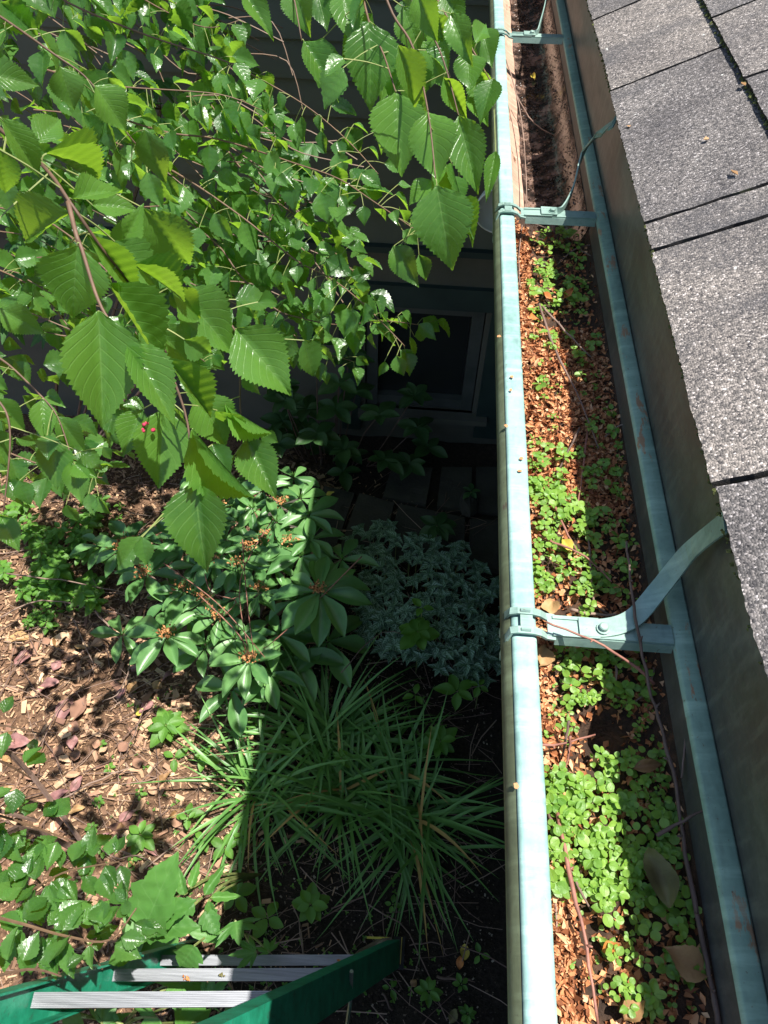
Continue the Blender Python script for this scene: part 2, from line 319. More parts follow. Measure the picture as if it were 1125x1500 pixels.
# ------------------------------------------------------------------ mesh helpers
class MB:
    def __init__(self): self.v = []; self.f = []; self.m = []; self.uv = []
    def add(self, vs, fs, mi=0, uv=None):
        o = len(self.v); self.v += [tuple(p) for p in vs]
        self.f += [tuple(i + o for i in f) for f in fs]; self.m += [mi] * len(fs)
        self.uv += (uv if uv is not None else [(0.5, 0.5)] * len(vs))
        return self
    def box(self, c, s, M=None, mi=0):
        cx, cy, cz = c; sx, sy, sz = s[0] / 2, s[1] / 2, s[2] / 2
        vs = [Vector((cx + a * sx, cy + b * sy, cz + d * sz)) for a in (-1, 1) for b in (-1, 1) for d in (-1, 1)]
        if M is not None: vs = [M @ p for p in vs]
        return self.add(vs, [(0, 1, 3, 2), (4, 6, 7, 5), (0, 4, 5, 1), (2, 3, 7, 6), (0, 2, 6, 4), (1, 5, 7, 3)], mi)
    def tube(self, pts, rads, n=6, mi=0, cap=True):
        pts = [Vector(p) for p in pts]
        if not hasattr(rads, '__len__'): rads = [rads] * len(pts)
        vs = []; fs = []; ref = Vector((0.31, 0.17, 0.93)).normalized()
        for i, p in enumerate(pts):
            d = (pts[min(i + 1, len(pts) - 1)] - pts[max(i - 1, 0)]).normalized()
            a = d.cross(ref); a = a.normalized() if a.length > 1e-4 else d.orthogonal().normalized()
            b = d.cross(a)
            for k in range(n):
                an = 2 * PI * k / n; vs.append(p + (a * math.cos(an) + b * math.sin(an)) * rads[i])
        for i in range(len(pts) - 1):
            for k in range(n):
                k2 = (k + 1) % n; fs.append((i * n + k, i * n + k2, (i + 1) * n + k2, (i + 1) * n + k))
        if cap:
            fs.append(tuple(range(n))[::-1]); fs.append(tuple((len(pts) - 1) * n + k for k in range(n)))
        return self.add(vs, fs, mi)
    def ribbon(self, pts, nrm, w, th, mi=0):          # flat strap: centre line, normals, width, thickness
        pts = [Vector(p) for p in pts]; vs = []; fs = []
        for i, p in enumerate(pts):
            d = (pts[min(i + 1, len(pts) - 1)] - pts[max(i - 1, 0)]).normalized()
            nn = Vector(nrm[i]) if isinstance(nrm, list) else Vector(nrm)
            s = d.cross(nn).normalized(); n2 = s.cross(d).normalized()
            for a, b in ((-1, -1), (1, -1), (1, 1), (-1, 1)): vs.append(p + s * (a * w / 2) + n2 * (b * th / 2))
        for i in range(len(pts) - 1):
            for k in range(4):
                k2 = (k + 1) % 4; fs.append((i * 4 + k, i * 4 + k2, (i + 1) * 4 + k2, (i + 1) * 4 + k))
        fs.append((3, 2, 1, 0)); e = (len(pts) - 1) * 4; fs.append((e, e + 1, e + 2, e + 3))
        return self.add(vs, fs, mi)
    def mesh(self, name, mats, smooth=False, off=None):
        me = bpy.data.meshes.new(name)
        v = self.v
        if off is not None: v = [(p[0] - off[0], p[1] - off[1], p[2] - off[2]) for p in v]
        me.from_pydata(v, [], self.f)
        for m in (mats if isinstance(mats, (list, tuple)) else [mats]): me.materials.append(m)
        me.polygons.foreach_set('material_index', self.m)
        ul = me.uv_layers.new(name='UVMap')
        li = np.empty(len(me.loops), dtype=np.int32); me.loops.foreach_get('vertex_index', li)
        ul.data.foreach_set('uv', np.array(self.uv, dtype=np.float32)[li].ravel())
        if smooth: me.polygons.foreach_set('use_smooth', [True] * len(me.polygons))
        me.validate(); me.update()
        return me

class Root:                                            # bookkeeping: thing, its base point
    def __init__(self, o, loc): self.o = o; self.loc = Vector(loc)
def tag(o, label=None, cat=None, group=None, kind=None):
    if label: o['label'] = label
    if cat: o['category'] = cat
    if group: o['group'] = group
    if kind: o['kind'] = kind
    return o
def thing(name, loc, label, cat, group=None):
    o = bpy.data.objects.new(name, None); o.empty_display_size = 0.05
    o.location = loc; C.objects.link(o); tag(o, label, cat, group)
    return Root(o, loc)
def single(name, mb, mats, base, label=None, cat=None, group=None, kind=None, smooth=False):
    o = bpy.data.objects.new(name, mb.mesh(name, mats, smooth, base)); o.location = base
    C.objects.link(o); tag(o, label, cat, group, kind); return o
def part(root, name, mb, mats, parent=None, smooth=False, label=None, kind=None):
    o = bpy.data.objects.new(name, mb.mesh(name, mats, smooth, root.loc))
    o.parent = parent if parent is not None else root.o
    C.objects.link(o); tag(o, label, None, None, kind); return o
def place(root, name, me, M, parent=None, label=None):
    o = bpy.data.objects.new(name, me); o.parent = parent if parent is not None else root.o
    o.matrix_basis = Matrix.Translation(-root.loc) @ M
    C.objects.link(o)
    if label: o['label'] = label
    return o
def joined(name, meshes, items, mats):                 # items: (mesh index, matrix) -> ONE mesh
    V = []; F = []; U = []; off = 0; data = []
    for me in meshes:
        v = np.empty(len(me.vertices) * 3); me.vertices.foreach_get('co', v); v = v.reshape(-1, 3)
        f = [tuple(p.vertices) for p in me.polygons]
        uvl = np.empty(len(me.loops) * 2, dtype=np.float32); me.uv_layers[0].data.foreach_get('uv', uvl)
        data.append((v, f, uvl))
    for k, M in items:
        v, f, uvl = data[k]; A = np.array(M)
        V.append(v @ A[:3, :3].T + A[:3, 3]); F += [tuple(i + off for i in p) for p in f]; U.append(uvl); off += len(v)
    me = bpy.data.meshes.new(name); me.from_pydata(np.concatenate(V).tolist(), [], F)
    ul = me.uv_layers.new(name='UVMap'); ul.data.foreach_set('uv', np.concatenate(U))
    for m in mats: me.materials.append(m)
    me.polygons.foreach_set('use_smooth', [True] * len(me.polygons))
    me.update(); return me

def smoothpts(pts, k=6):
    pts = [Vector(p) for p in pts]; out = []
    for i in range(len(pts) - 1):
        p0 = pts[max(i - 1, 0)]; p1 = pts[i]; p2 = pts[i + 1]; p3 = pts[min(i + 2, len(pts) - 1)]
        for j in range(k):
            t = j / k
            out.append(0.5 * ((2 * p1) + (p2 - p0) * t + (2 * p0 - 5 * p1 + 4 * p2 - p3) * t * t + (3 * p1 - p0 - 3 * p2 + p3) * t ** 3))
    out.append(pts[-1]); return out

def leaf_mesh(name, mat, prof, rows=24, tooth=0.1, fold=0.25, droop=0.15, pleat=0.02, nv=8, seed=0, twist=0.0, wave=0.03, hole=False, cols=(0, .35, .72, 1.0)):
    # unit leaf: length 1 along +Y, half width 0.5, normal +Z
    r = random.Random(seed); mb = MB(); vs = []; uv = []
    ts = [p[0] for p in prof]; ws = [p[1] for p in prof]
    xs = [-c for c in cols[::-1][:-1]] + list(cols)
    ph = r.uniform(0, 6)
    for i in range(rows + 1):
        t = i / rows; w = float(np.interp(t, ts, ws)) * 0.5
        tw = w * (1 + (tooth * (0.6 if i % 2 else -0.6)) * (1 if i % 4 < 2 else 0.6)) if 0 < i < rows else w
        for x in xs:
            a = abs(x); ww = (tw if a == 1.0 else w) * x
            yy = t + (0.012 if a == 1.0 and i % 2 else 0) * (1 if tooth else 0)
            s = (t * nv - a * (2.7 if nv > 7 else 1.8)) % 1.0
            z = abs(ww) * fold - droop * t * t + pleat * (1 - abs(2 * s - 1)) * min(1, a * 3) * (1 if w > 0.05 else 0)
            z += wave * math.sin(t * 7 + ph + (2 if x > 0 else 0)) * a
            z += twist * ww * t
            vs.append((ww, yy, z)); uv.append((0.5 + x * 0.5 * min(1, w / 0.12), t))
    n = len(xs); fs = []
    for i in range(rows):
        for k in range(n - 1):
            fs.append((i * n + k, i * n + k + 1, (i + 1) * n + k + 1, (i + 1) * n + k))
    mb.add(vs, fs, 0, uv)
    return mb.mesh(name, mat, True)
BIRCH = [(0, .05), (.05, .26), (.13, .62), (.24, .90), (.35, 1.0), (.47, .94), (.6, .76), (.72, .54), (.83, .31), (.93, .12), (1, 0)]
OVAL = [(0, .05), (.08, .35), (.25, .8), (.45, 1.0), (.65, .88), (.85, .5), (.95, .22), (1, 0)]
LANCE = [(0, .12), (.1, .28), (.3, .65), (.55, 1.0), (.75, .85), (.9, .42), (1, 0)]
ROUND = [(0, .2), (.06, .5), (.2, .85), (.45, 1.0), (.7, .9), (.9, .58), (1, .12)]
POINTY = [(0, .1), (.1, .6), (.25, 1.0), (.45, .8), (.7, .42), (1, 0)]

def frame(base, tip, nrm, wid, thick=None):
    y = (tip - base); L = y.length; y = y / L
    x = y.cross(nrm); x = x.normalized() if x.length > 1e-3 else y.orthogonal().normalized()
    z = x.cross(y); th = L if thick is None else thick
    M = Matrix(((x.x * wid, y.x * L, z.x * th, base.x), (x.y * wid, y.y * L, z.y * th, base.y),
                (x.z * wid, y.z * L, z.z * th, base.z), (0, 0, 0, 1)))
    return M
def rnd_unit():
    v = Vector((random.gauss(0, 1), random.gauss(0, 1), random.gauss(0, 1))); return v.normalized()

# ================================================================== SETTING
# ---- ground
mb = MB()
gx = sorted(set([-60, -30, -15, -8, -5, -3.5] + [round(-2.8 + i * .05, 3) for i in range(71)] + [1.2, 3, 8, 20, 60]))
gy = sorted(set([-60, -25, -10, -4, -2] + [round(-1 + i * .05, 3) for i in range(78)] + [3.2, 5, 10, 25, 60]))
def gz(x, y):
    if x < -3 or x > 1 or y < -1.2 or y > 2.9: return 0.0
    return 0.022 * fn(x, y, 2.3) + 0.012 * fn(x, y, 9, 4)
vs = [(x, y, gz(x, y)) for y in gy for x in gx]; nx = len(gx)
fs = [(j * nx + i, j * nx + i + 1, (j + 1) * nx + i + 1, (j + 1) * nx + i) for j in range(len(gy) - 1) for i in range(nx - 1)]
mb.add(vs, fs)
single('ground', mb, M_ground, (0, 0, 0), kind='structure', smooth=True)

# ---- house: far wing wall, side wall under the eave, roof
WY = 2.55
house = thing('house', (0.45, WY, 0), 'house with dark taupe lap siding, basement window and grey shingle roof edge beside the gutter', 'house')
def hbox(name, c, s, mat, parent=None, label=None):
    m = MB(); m.box(c, s); return part(house, name, m, mat, parent, label=label)
# window hole geometry on the wing wall (right jamb, bottom, top taken from the photo)
wxr = aty(712, 466, WY).x; wzb = 0.20; wzt = 0.775; wxl = wxr - 0.50
FX0, FX1 = -4.5, 0.45
# foundation around the window
hbox('foundation', ((FX0 + wxl) / 2, WY + .09, 0.5), (wxl - FX0, .18, 1.06), M_found)
hbox('foundation', ((wxr + FX1) / 2, WY + .09, 0.5), (FX1 - wxr, .18, 1.06), M_found)
hbox('foundation', ((wxl + wxr) / 2, WY + .09, (wzt + 1.03) / 2), (wxr - wxl, .18, 1.03 - wzt), M_found)
hbox('foundation', ((wxl + wxr) / 2, WY + .09, (wzb - .03) / 2), (wxr - wxl, .18, wzb + .03), M_found)
# basement window
w = MB()
for c, s in ((((wxl + .03), WY + .05, (wzb + wzt) / 2), (.05, .07, wzt - wzb - .004)), ((wxr - .03, WY + .05, (wzb + wzt) / 2), (.05, .07, wzt - wzb - .004)),
             (((wxl + wxr) / 2, WY + .052, wzt - .03), (wxr - wxl - .11, .06, .05)), (((wxl + wxr) / 2, WY + .052, wzb + .03), (wxr - wxl - .11, .06, .05))):
    w.box(c, s)
win = part(house, 'window', w, M_wframe)
hbox('pane', ((wxl + wxr) / 2, WY + .06, (wzb + wzt) / 2), (wxr - wxl - .115, .006, wzt - wzb - .115), M_glass, win)
hbox('sill', ((wxl + wxr) / 2 + .02, WY - .02, wzb - .015), (wxr - wxl + .1, .07, .03), M_found, win)
hbox('window_trim', ((wxl + wxr) / 2 + .02, WY - .012, wzt + .052), (wxr - wxl + .30, .024, .10), M_trim)
hbox('window_trim', (wxr + .085, WY - .010, (wzb + wzt) / 2 - .07), (.13, .020, wzt - wzb + .14), M_trim)
hbox('window_trim', (wxl - .065, WY - .010, (wzb + wzt) / 2 - .07), (.09, .020, wzt - wzb + .14), M_trim)
hbox('dark_room', ((wxl + wxr) / 2, WY + .24, (wzb + wzt) / 2), (wxr - wxl + .05, .05, wzt - wzb + .1), M_dark)
# ledge and lap siding, one object per board
hbox('ledge', ((FX0 + FX1) / 2, WY - .022, 1.044), (FX1 - FX0, .05, .025), M_trim)
def board_mesh(name, L, h):
    m = MB(); n = 2
    vs = []
    for x in (0, L): vs += [(x, -.018, 0), (x, -.018, .0), (x, -.004, h), (x, .012, h), (x, .012, 0)]
    vs = []
    for x in (0, L): vs += [(x, -.018, 0), (x, -.003, h + .012), (x, .012, h + .012), (x, .012, 0)]
    m.add(vs, [(0, 1, 5, 4), (1, 2, 6, 5), (2, 3, 7, 6), (3, 0, 4, 7), (3, 2, 1, 0), (4, 5, 6, 7)])
    return m.mesh(name, M_siding)
bh = 0.112
bm_ = board_mesh('siding_board', FX1 - FX0, bh)
for i in range(15):
    place(house, 'siding_board', bm_, Matrix.Translation((FX0, WY - .004, 1.058 + i * bh)))
hbox('wall_sheathing', ((FX0 + FX1) / 2, WY + .10, 1.9), (FX1 - FX0, .16, 1.70), M_soffit)
hbox('eave', ((FX0 + FX1) / 2, WY - .06, 2.74), (FX1 - FX0, .44, .05), M_soffit)
hbox('wing_roof', ((FX0 + FX1) / 2 , WY + 1.2, 3.2), (FX1 - FX0 + .3, 3.4, .05), M_shedge)
# side wall under the eave
sb = board_mesh('siding_board', 4.6, bh)
for i in range(19):
    place(house, 'siding_board', sb, Matrix.Translation((0.47, WY, 0.12 + i * bh)) @ Matrix.Rotation(-PI / 2, 4, 'Z'))
hbox('side_wall', (0.56, 0.25, 1.05), (.15, 4.55, 2.1), M_found)
hbox('soffit', (0.37, 0.7, 2.075), (.26, 5.6, .012), M_soffit)
hbox('fascia', (0.237, 0.7, 2.13), (.024, 5.6, .15), M_backwall)
# drip panel between gutter and shingles, gently uneven sheet
RY0, RY1 = -1.6, 3.4
mb = MB(); vs = []; n = 60
for j in range(n + 1):
    y = RY0 + (RY1 - RY0) * j / n
    for k, (x, z) in enumerate(((.2215, 2.0985), (.2222, 2.115), (.2226, 2.135), (.2228, 2.16), (.2228, 2.205))):
        vs.append((x + .0008 * fn(y, k, 5), y, z))
fs = [(j * 5 + k, j * 5 + k + 1, (j + 1) * 5 + k + 1, (j + 1) * 5 + k) for j in range(n) for k in range(4)]
mb.add(vs, fs)
part(house, 'drip_panel', mb, M_panel, smooth=True)
# roof deck and shingles
TH = math.radians(27)
EX, EZ = 0.2050, 2.2165
ct, st_ = math.cos(TH), math.sin(TH)
def roofp(s, y, h=0.0): return Vector((EX + s * ct - h * st_, y, EZ + s * st_ + h * ct))
mb = MB()
M_r = Matrix(((ct, 0, -st_, EX), (0, 1, 0, 0), (st_, 0, ct, EZ), (0, 0, 0, 1)))
mb.box((1.5, (RY0 + RY1) / 2, -.012), (2.97, RY1 - RY0, .02), M_r)
roof = part(house, 'roof', mb, M_shedge)
def shingle(y0, y1, s0, s1, lift, seed):
    r = random.Random(seed); mb = MB(); c_seed = seed * .37
    ny = max(4, int((y1 - y0) / .0032)); g = .0026
    rows = [s0, s0 + .012] + [s0 + .012 + (s1 - s0) * q / 9 for q in range(1, 9)] + [s1 + .02]; NR = len(rows)
    def jit(): return r.uniform(-.0006, .0006)
    top = []; e = []
    for j in range(ny + 1):
        y = y0 + g + (y1 - y0 - 2 * g) * j / ny
        for k, s in enumerate(rows):
            f = (s - s0) / (s1 - s0)
            ss = s + (jit() + .0012 * fn(y, c_seed, 22) + .0008 * fn(y, c_seed, 90) if k == 0 else 0)
            yy = y + ((jit() * 1.2) if j in (0, ny) else 0) + .0035 * fn(s, y0 if j < ny / 2 else y1, 9)
            h = lift * (1 - f * .98) + .0015 + (.0006 * fn(y, s, 30, seed))
            top.append(roofp(ss, yy, h)); e.append((ss, yy))
    n = NR; vs = list(top)
    fs = [(j * n + k, j * n + k + 1, (j + 1) * n + k + 1, (j + 1) * n + k) for j in range(ny) for k in range(n - 1)]
    mb.add(vs, [f[::-1] for f in fs], 0)
    # skirt (front edge and the two side edges)
    for a, b in [(j * n, (j + 1) * n) for j in range(ny)] + [(k, k + 1) for k in range(n - 1)] + [(ny * n + k, ny * n + k + 1) for k in range(n - 1)]:
        (sa, ya), (sb_, yb) = e[a], e[b]
        mb.add([top[a], top[b], roofp(sb_ + .0006, yb, -.0015 if sb_ > s0 + .005 else -.003), roofp(sa + .0006, ya, -.0015 if sa > s0 + .005 else -.003)], [(0, 1, 2, 3)], 1)
    return mb
cuts = {0: [RY0, -1.2, -.86, -.5, -.22, -.02, .348, .632, .682, .984, 1.22, 1.48, 1.8, 2.2, 2.7, RY1]}
for c in range(1, 9):
    ys = [RY0]; y = RY0 + random.uniform(.1, .4)
    while y < RY1 - .1:
        ys.append(round(y, 3)); y += random.choice((.1, .22, .3, .36, .42))
    cuts[c] = ys + [RY1]
c1y = atz(1092, 95, 2.295).y
cuts[1] = sorted([y for y in cuts[1] if not (c1y - .15 < y < c1y + .15)] + [round(c1y, 3)])
EXPO = .1305
sid = 0
for c in range(9):
    for a, b in zip(cuts[c][:-1], cuts[c][1:]):
        sid += 1
        s0 = c * EXPO + (random.uniform(-.0015, .0015))
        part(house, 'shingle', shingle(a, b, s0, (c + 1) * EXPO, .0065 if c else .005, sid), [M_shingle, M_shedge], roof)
mb = MB(); mb.box((EXPO * 9 + .9, (RY0 + RY1) / 2, .0), (1.8, RY1 - RY0, .006), M_r)
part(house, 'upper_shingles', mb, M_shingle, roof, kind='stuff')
# moss tufts and grit sitting along the shingle edges
mb = MB()
def tuft(p, r):
    k = random.choice((4, 5)); vs = [p + Vector((0, 0, r * random.uniform(.5, 1.1)))]
    for i in range(k):
        a = 2 * PI * i / k + random.random(); vs.append(p + Vector((math.cos(a), math.sin(a), -.3)) * r * random.uniform(.6, 1.2))
    mb.add(vs, [(0, i + 1, (i + 1) % k + 1) for i in range(k)])
for i in range(900):
    y = random.uniform(.2, 1.9)
    dens = .5 + .5 * fn(y, 0, 6)
    if random.random() > dens: continue
    tuft(roofp(random.uniform(-.0015, .001), y, random.uniform(-.003, .004)), random.uniform(.0008, .0022))
for i in range(900):
    y = random.uniform(.75, 2.4); tuft(roofp(EXPO + random.uniform(-.004, .001), y, random.uniform(.001, .005)), random.uniform(.0010, .0028))
part(house, 'moss', mb, M_moss, roof, kind='stuff')

# ---- paving slabs (edging path near the wall)
pave = []
def slab(pix, h, seed):
    r = random.Random(seed); mb = MB(); P = [atz(u, v, h) for u, v in pix]
    c = sum(P, Vector()) / 4
    lo = [Vector((p.x, p.y, -.04)) for p in P]
    tp = [c + (p - c) * .985 + Vector((0, 0, r.uniform(-.006, .006))) for p in P]
    mi = [Vector((p.x, p.y, p.z - .012)) for p in P]
    # subdivided lumpy top
    n = 8; vs = []
    for j in range(n + 1):
        for i in range(n + 1):
            a = tp[0].lerp(tp[1], i / n); b = tp[3].lerp(tp[2], i / n); q = a.lerp(b, j / n)
            q.z += .004 * fn(q.x, q.y, 25, seed); vs.append(q)
    mb.add(vs, [(j * (n + 1) + i, j * (n + 1) + i + 1, (j + 1) * (n + 1) + i + 1, (j + 1) * (n + 1) + i) for j in range(n) for i in range(n)])
    for k in range(4):
        k2 = (k + 1) % 4
        mb.add([tp[k], tp[k2], mi[k2], mi[k]], [(0, 1, 2, 3)]); mb.add([mi[k], mi[k2], lo[k2], lo[k]], [(0, 1, 2, 3)])
    return mb
path_base = MB(); p0 = atz(400, 760, 0); p1 = atz(800, 700, 0)
path_base.box((-.15, 2.20, -.02), (1.5, .55, .03))
pb = single('path', path_base, M_ground, (0, 0, 0), kind='structure')
slabs = [[(365, 775), (408, 712), (470, 710), (432, 790)], [(438, 792), (475, 712), (520, 722), (492, 800)], [(498, 802), (526, 722), (578, 735), (560, 812)],
         [(566, 814), (584, 737), (682, 757), (680, 830)], [(687, 832), (689, 758), (775, 765), (790, 838)],
         [(560, 728), (575, 680), (634, 686), (624, 740)], [(640, 742), (647, 684), (692, 684), (690, 748)], [(697, 748), (698, 682), (760, 684), (775, 756)]]
for i, s in enumerate(slabs):
    o = single('slab', slab(s, .03, i), M_stone, (0, 0, 0)); o.parent = pb
mb = MB(); p = atz(686, 738, .05); vs = []
for j in range(7):
    for i in range(9):
        a = 2 * PI * i / 9; e = PI * j / 6; r = .055 * (1 + .3 * fn(math.cos(a) * 2, math.sin(a) * 2 + j, 1, 3))
        vs.append(p + Vector((r * math.sin(e) * math.cos(a) * .8, r * math.sin(e) * math.sin(a) * 1.3, r * math.cos(e) * .8)))
mb.add(vs, [(j * 9 + i, j * 9 + (i + 1) % 9, (j + 1) * 9 + (i + 1) % 9, (j + 1) * 9 + i) for j in range(6) for i in range(9)])
single('rock', mb, M_stone, (p.x, p.y, 0), 'rough grey rock standing on the paving slabs near the gutter', 'rock')

# ================================================================== GUTTER
GY0, GY1 = -.7, 2.4
gut = thing('gutter', (.15, .3, 2.1), 'half-round copper gutter with pale turquoise patina running along the roof edge', 'gutter')
def loft(prof, y0, y1, n=60, wob=0.0009):
    mb = MB(); vs = []; k = len(prof)
    for j in range(n + 1):
        y = y0 + (y1 - y0) * j / n
        for q, (x, z) in enumerate(prof): vs.append((x + wob * fn(y, 3, 4) + .0003 * fn(y, 3, 22), y, z + wob * fn(y, 8, 4, 2) + .0003 * fn(y, 5, 25)))
    mb.add(vs, [(j * k + q, j * k + q + 1, (j + 1) * k + q + 1, (j + 1) * k + q) for j in range(n) for q in range(k - 1)])
    return mb
# front bead: squared tube with soft corners
bx0, bx1, bz0, bz1 = .0830, .1025, 2.079, 2.1
rr = .004; bp = []
for cx_, cz_, a0 in ((bx1 - rr, bz1 - rr, 0), (bx0 + rr, bz1 - rr, 90), (bx0 + rr, bz0 + rr, 180), (bx1 - rr, bz0 + rr, 270)):
    for k in range(5):
        a = math.radians(a0 + k * 22.5); bp.append((cx_ + rr * math.cos(a), cz_ + rr * math.sin(a)))
bp.append(bp[0])
part(gut, 'front_bead', loft(bp[::-1], GY0, GY1, 60), M_bead, smooth=True)
GR = .0555; GCX = .1515; GCZ = 2.083
def arc(r, a0, a1, n=14): return [(GCX + r * math.cos(math.radians(a0 + (a1 - a0) * k / n)), GCZ + 1.04 * r * math.sin(math.radians(a0 + (a1 - a0) * k / n))) for k in range(n + 1)]
part(gut, 'trough_front', loft([(.0985, 2.0785)] + arc(GR, 180, 285), GY0, GY1), M_inner, smooth=True)
part(gut, 'trough_back', loft(arc(GR, 285, 360, 8) + [(.2065, 2.0975)], GY0, GY1), M_backwall, smooth=True)
part(gut, 'outer_face', loft([(.0826, 2.0965), (.0790, 2.0935), (.0765, 2.087), (.0775, 2.076)] + [(x - .001, z - .0015) for x, z in arc(GR + .012, 188, 270, 8)], GY0, GY1), M_outer, smooth=True)
part(gut, 'outer_back', loft([(.1515, 2.012), (.185, 2.018), (.205, 2.04), (.2085, 2.09)], GY0, GY1), M_outer, smooth=True)
part(gut, 'back_flange', loft([(.2062, 2.0965), (.2070, 2.1005), (.2085, 2.1012), (.2195, 2.1035), (.2212, 2.1025), (.2215, 2.0975)], GY0, GY1, 60), M_strip, smooth=True)
mb = MB(); mb.add([(x, GY0, z) for x, z in arc(GR, 180, 360)], [tuple(range(15))]); part(gut, 'end_cap', mb, M_inner)

def bracket(y, bolt_x, strap, kind):
    # clip round the bead
    mb = MB(); w = .020
    cp = [(bx0 - .0035, 2.062), (bx0 - .0035, 2.094), (bx0 - .001, 2.1025), (bx0 + .004, 2.1045), (bx1 - .004, 2.1045), (bx1 + .002, 2.1025), (bx1 + .007, 2.0985), (bx1 + .014, 2.0975)]
    for dy, ww in ((-.0085, .006), (.0085, .006)):
        pts = [(x, y + dy * (1 + (k < 2) * .2), z) for k, (x, z) in enumerate(cp)]
        nn = [Vector((-1, 0, .1)), Vector((-1, 0, .2)), Vector((-.6, 0, .8)), Vector((0, 0, 1)), Vector((0, 0, 1)), Vector((.4, 0, 1)), Vector((.2, 0, 1)), Vector((0, 0, 1))]
        mb.ribbon(pts, nn, ww, .0022)
    mb.ribbon([(bx0 + .006, y, 2.1035), (bx1 - .004, y, 2.1035)], (0, 0, 1), .014, .0016)
    for dy in (-.0085, .0085):
        mb.tube([(bx0 + .006, y + dy, 2.1058), (bx1 - .006, y + dy, 2.1058)], [.0016, .0016], 6)
    br = part(gut, 'bracket', mb, M_bracket)
    # bar: flat flared end, then a shallow channel to the back
    b = MB()
    b.ribbon([(bx1 + .008, y, 2.0988), (bx1 + .020, y, 2.0990), (.150, y, 2.0996), (.206, y, 2.1003)], (0, 0, 1), .0165, .0022)
    b.ribbon([(bx1 + .014, y - .0093, 2.0945), (.206, y - .0093, 2.0955)], (0, -1, .25), .0085, .0018)
    b.ribbon([(bx1 + .012, y - .0075, 2.1005), (.150, y - .0075, 2.1010)], (0, 0, 1), .003, .0018)
    b.ribbon([(bx1 + .012, y + .0075, 2.1005), (.150, y + .0075, 2.1010)], (0, 0, 1), .003, .0018)
    part(gut, 'bar', b, M_bracket, br)
    s = MB()
    pts = smoothpts(strap, 7)
    if kind == 0:
        nrm = []
        for i, p in enumerate(pts):
            f = i / (len(pts) - 1); nrm.append(Vector((-.9 * f, -.25 * f, 1 - .3 * f)).normalized())
        s.ribbon(pts, nrm, .0155, .0018)
    else:
        nrm = []
        for i, p in enumerate(pts):
            f = i / (len(pts) - 1)
            a = min(1, f * 5); c_ = max(0, (f - .75) * 4)
            nrm.append((Vector((0, 0, 1)) * (1 - a) + Vector((1, -.9, -.1)) * a * (1 - c_) + Vector((-.8, 0, .6)) * c_).normalized())
        s.ribbon(pts, nrm, .009, .0018)
        s.ribbon([pts[-1] + Vector((-.004, -.01, -.005)), pts[-1] + Vector((.006, .012, .004))], (-.8, 0, .6), .008, .0016)
    part(gut, 'strap', s, M_bracket, br)
    k = MB(); bp_ = Vector((bolt_x, y - .001, 2.1030))
    k.tube([bp_, bp_ + Vector((0, 0, .0012))], [.0052, .0052], 14); k.tube([bp_ + Vector((0, 0, .001)), bp_ + Vector((0, 0, .0042)), bp_ + Vector((0, 0, .005))], [.0036, .0036, .0028], 12)
    part(gut, 'bolt', k, M_bracket, br)
    if kind:
        k = MB(); k.box((bolt_x - .004, y + .001, 2.1025), (.020, .018, .0022)); part(gut, 'clip_plate', k, M_bracket, br)
y1 = .300
bolt1 = atz(882, 915, 2.102)
bracket(y1, bolt1.x, [(bolt1.x - .018, y1, 2.1018), (bolt1.x + .003, y1 + .001, 2.1018), atz(928, 905, 2.105), atz(966, 862, 2.117), atz(1010, 808, 2.15), atz(1062, 765, 2.205)], 0)
b2 = atz(815, 307, 2.102)
bracket(.912, .150, [(b2.x - .004, .912, 2.1045), (b2.x + .006, .915, 2.1050), atz(838, 280, 2.115), atz(850, 235, 2.13), atz(862, 212, 2.150), atz(899, 178, 2.200)], 1)
b3 = atz(784, 49, 2.102)
bracket(1.525, .150, [(b3.x - .004, 1.525, 2.1045), (b3.x + .004, 1.53, 2.105), atz(793, 28, 2.115), atz(799, 4, 2.125), (.19, 1.72, 2.15), (.215, 1.80, 2.200)], 1)
# wood scraps of litter lying on the bead
for (u, v) in ((750, 552), (748, 572), (741, 624), (761, 690), (763, 672), (731, 493), (756, 1152)):
    p = atz(u, v, 2.1012); mb = MB(); r = .0022
    mb.add([p + Vector((math.cos(a) * r * random.uniform(.6, 1.3), math.sin(a) * r * random.uniform(.6, 1.3), random.uniform(0, .0012))) for a in (0, 1.2, 2.5, 3.7, 5)], [(0, 1, 2, 3, 4)])
    single('seed_scale', mb, M_flake, p, 'small tan birch seed scale lying on the turquoise gutter bead', 'seed scale', 'seed scales on the gutter bead')

# ---- compost bed in the gutter
hole = atz(876, 1085, 2.04)
def trough(x): 
    d = GR ** 2 - (x - GCX) ** 2
    return GCZ - 1.04 * math.sqrt(max(d, 0))
def bed(x, y):
    z = 2.053 + .004 * fn(x, y, 25) + .003 * fn(x, y, 70, 5)
    z += .007 * (1 - min(1, abs(x - .112) / .025)) * (1 if y < .97 else 0)
    z += .008 * math.exp(-((y - .62) / .12) ** 2 - ((x - .135) / .04) ** 2)
    e = min(1, max(0, (y - .93) / .06)); z = z * (1 - e) + (2.030 + .0025 * fn(x, y, 50)) * e
    h = math.hypot(x - hole.x, (y - hole.y) * 1.0); z -= .024 * math.exp(-(h / .016) ** 2)
    return max(z, trough(x) + .0012)
mb = MB(); nx_, ny_ = 22, 330; vs = []
for j in range(ny_ + 1):
    y = -.6 + (1.02 + .6) * j / ny_
    for i in range(nx_ + 1):
        x = .0985 + (.2055 - .0985) * i / nx_; vs.append((x, y, bed(x, y)))
mb.add(vs, [(j * (nx_ + 1) + i, j * (nx_ + 1) + i + 1, (j + 1) * (nx_ + 1) + i + 1, (j + 1) * (nx_ + 1) + i) for j in range(ny_) for i in range(nx_)])
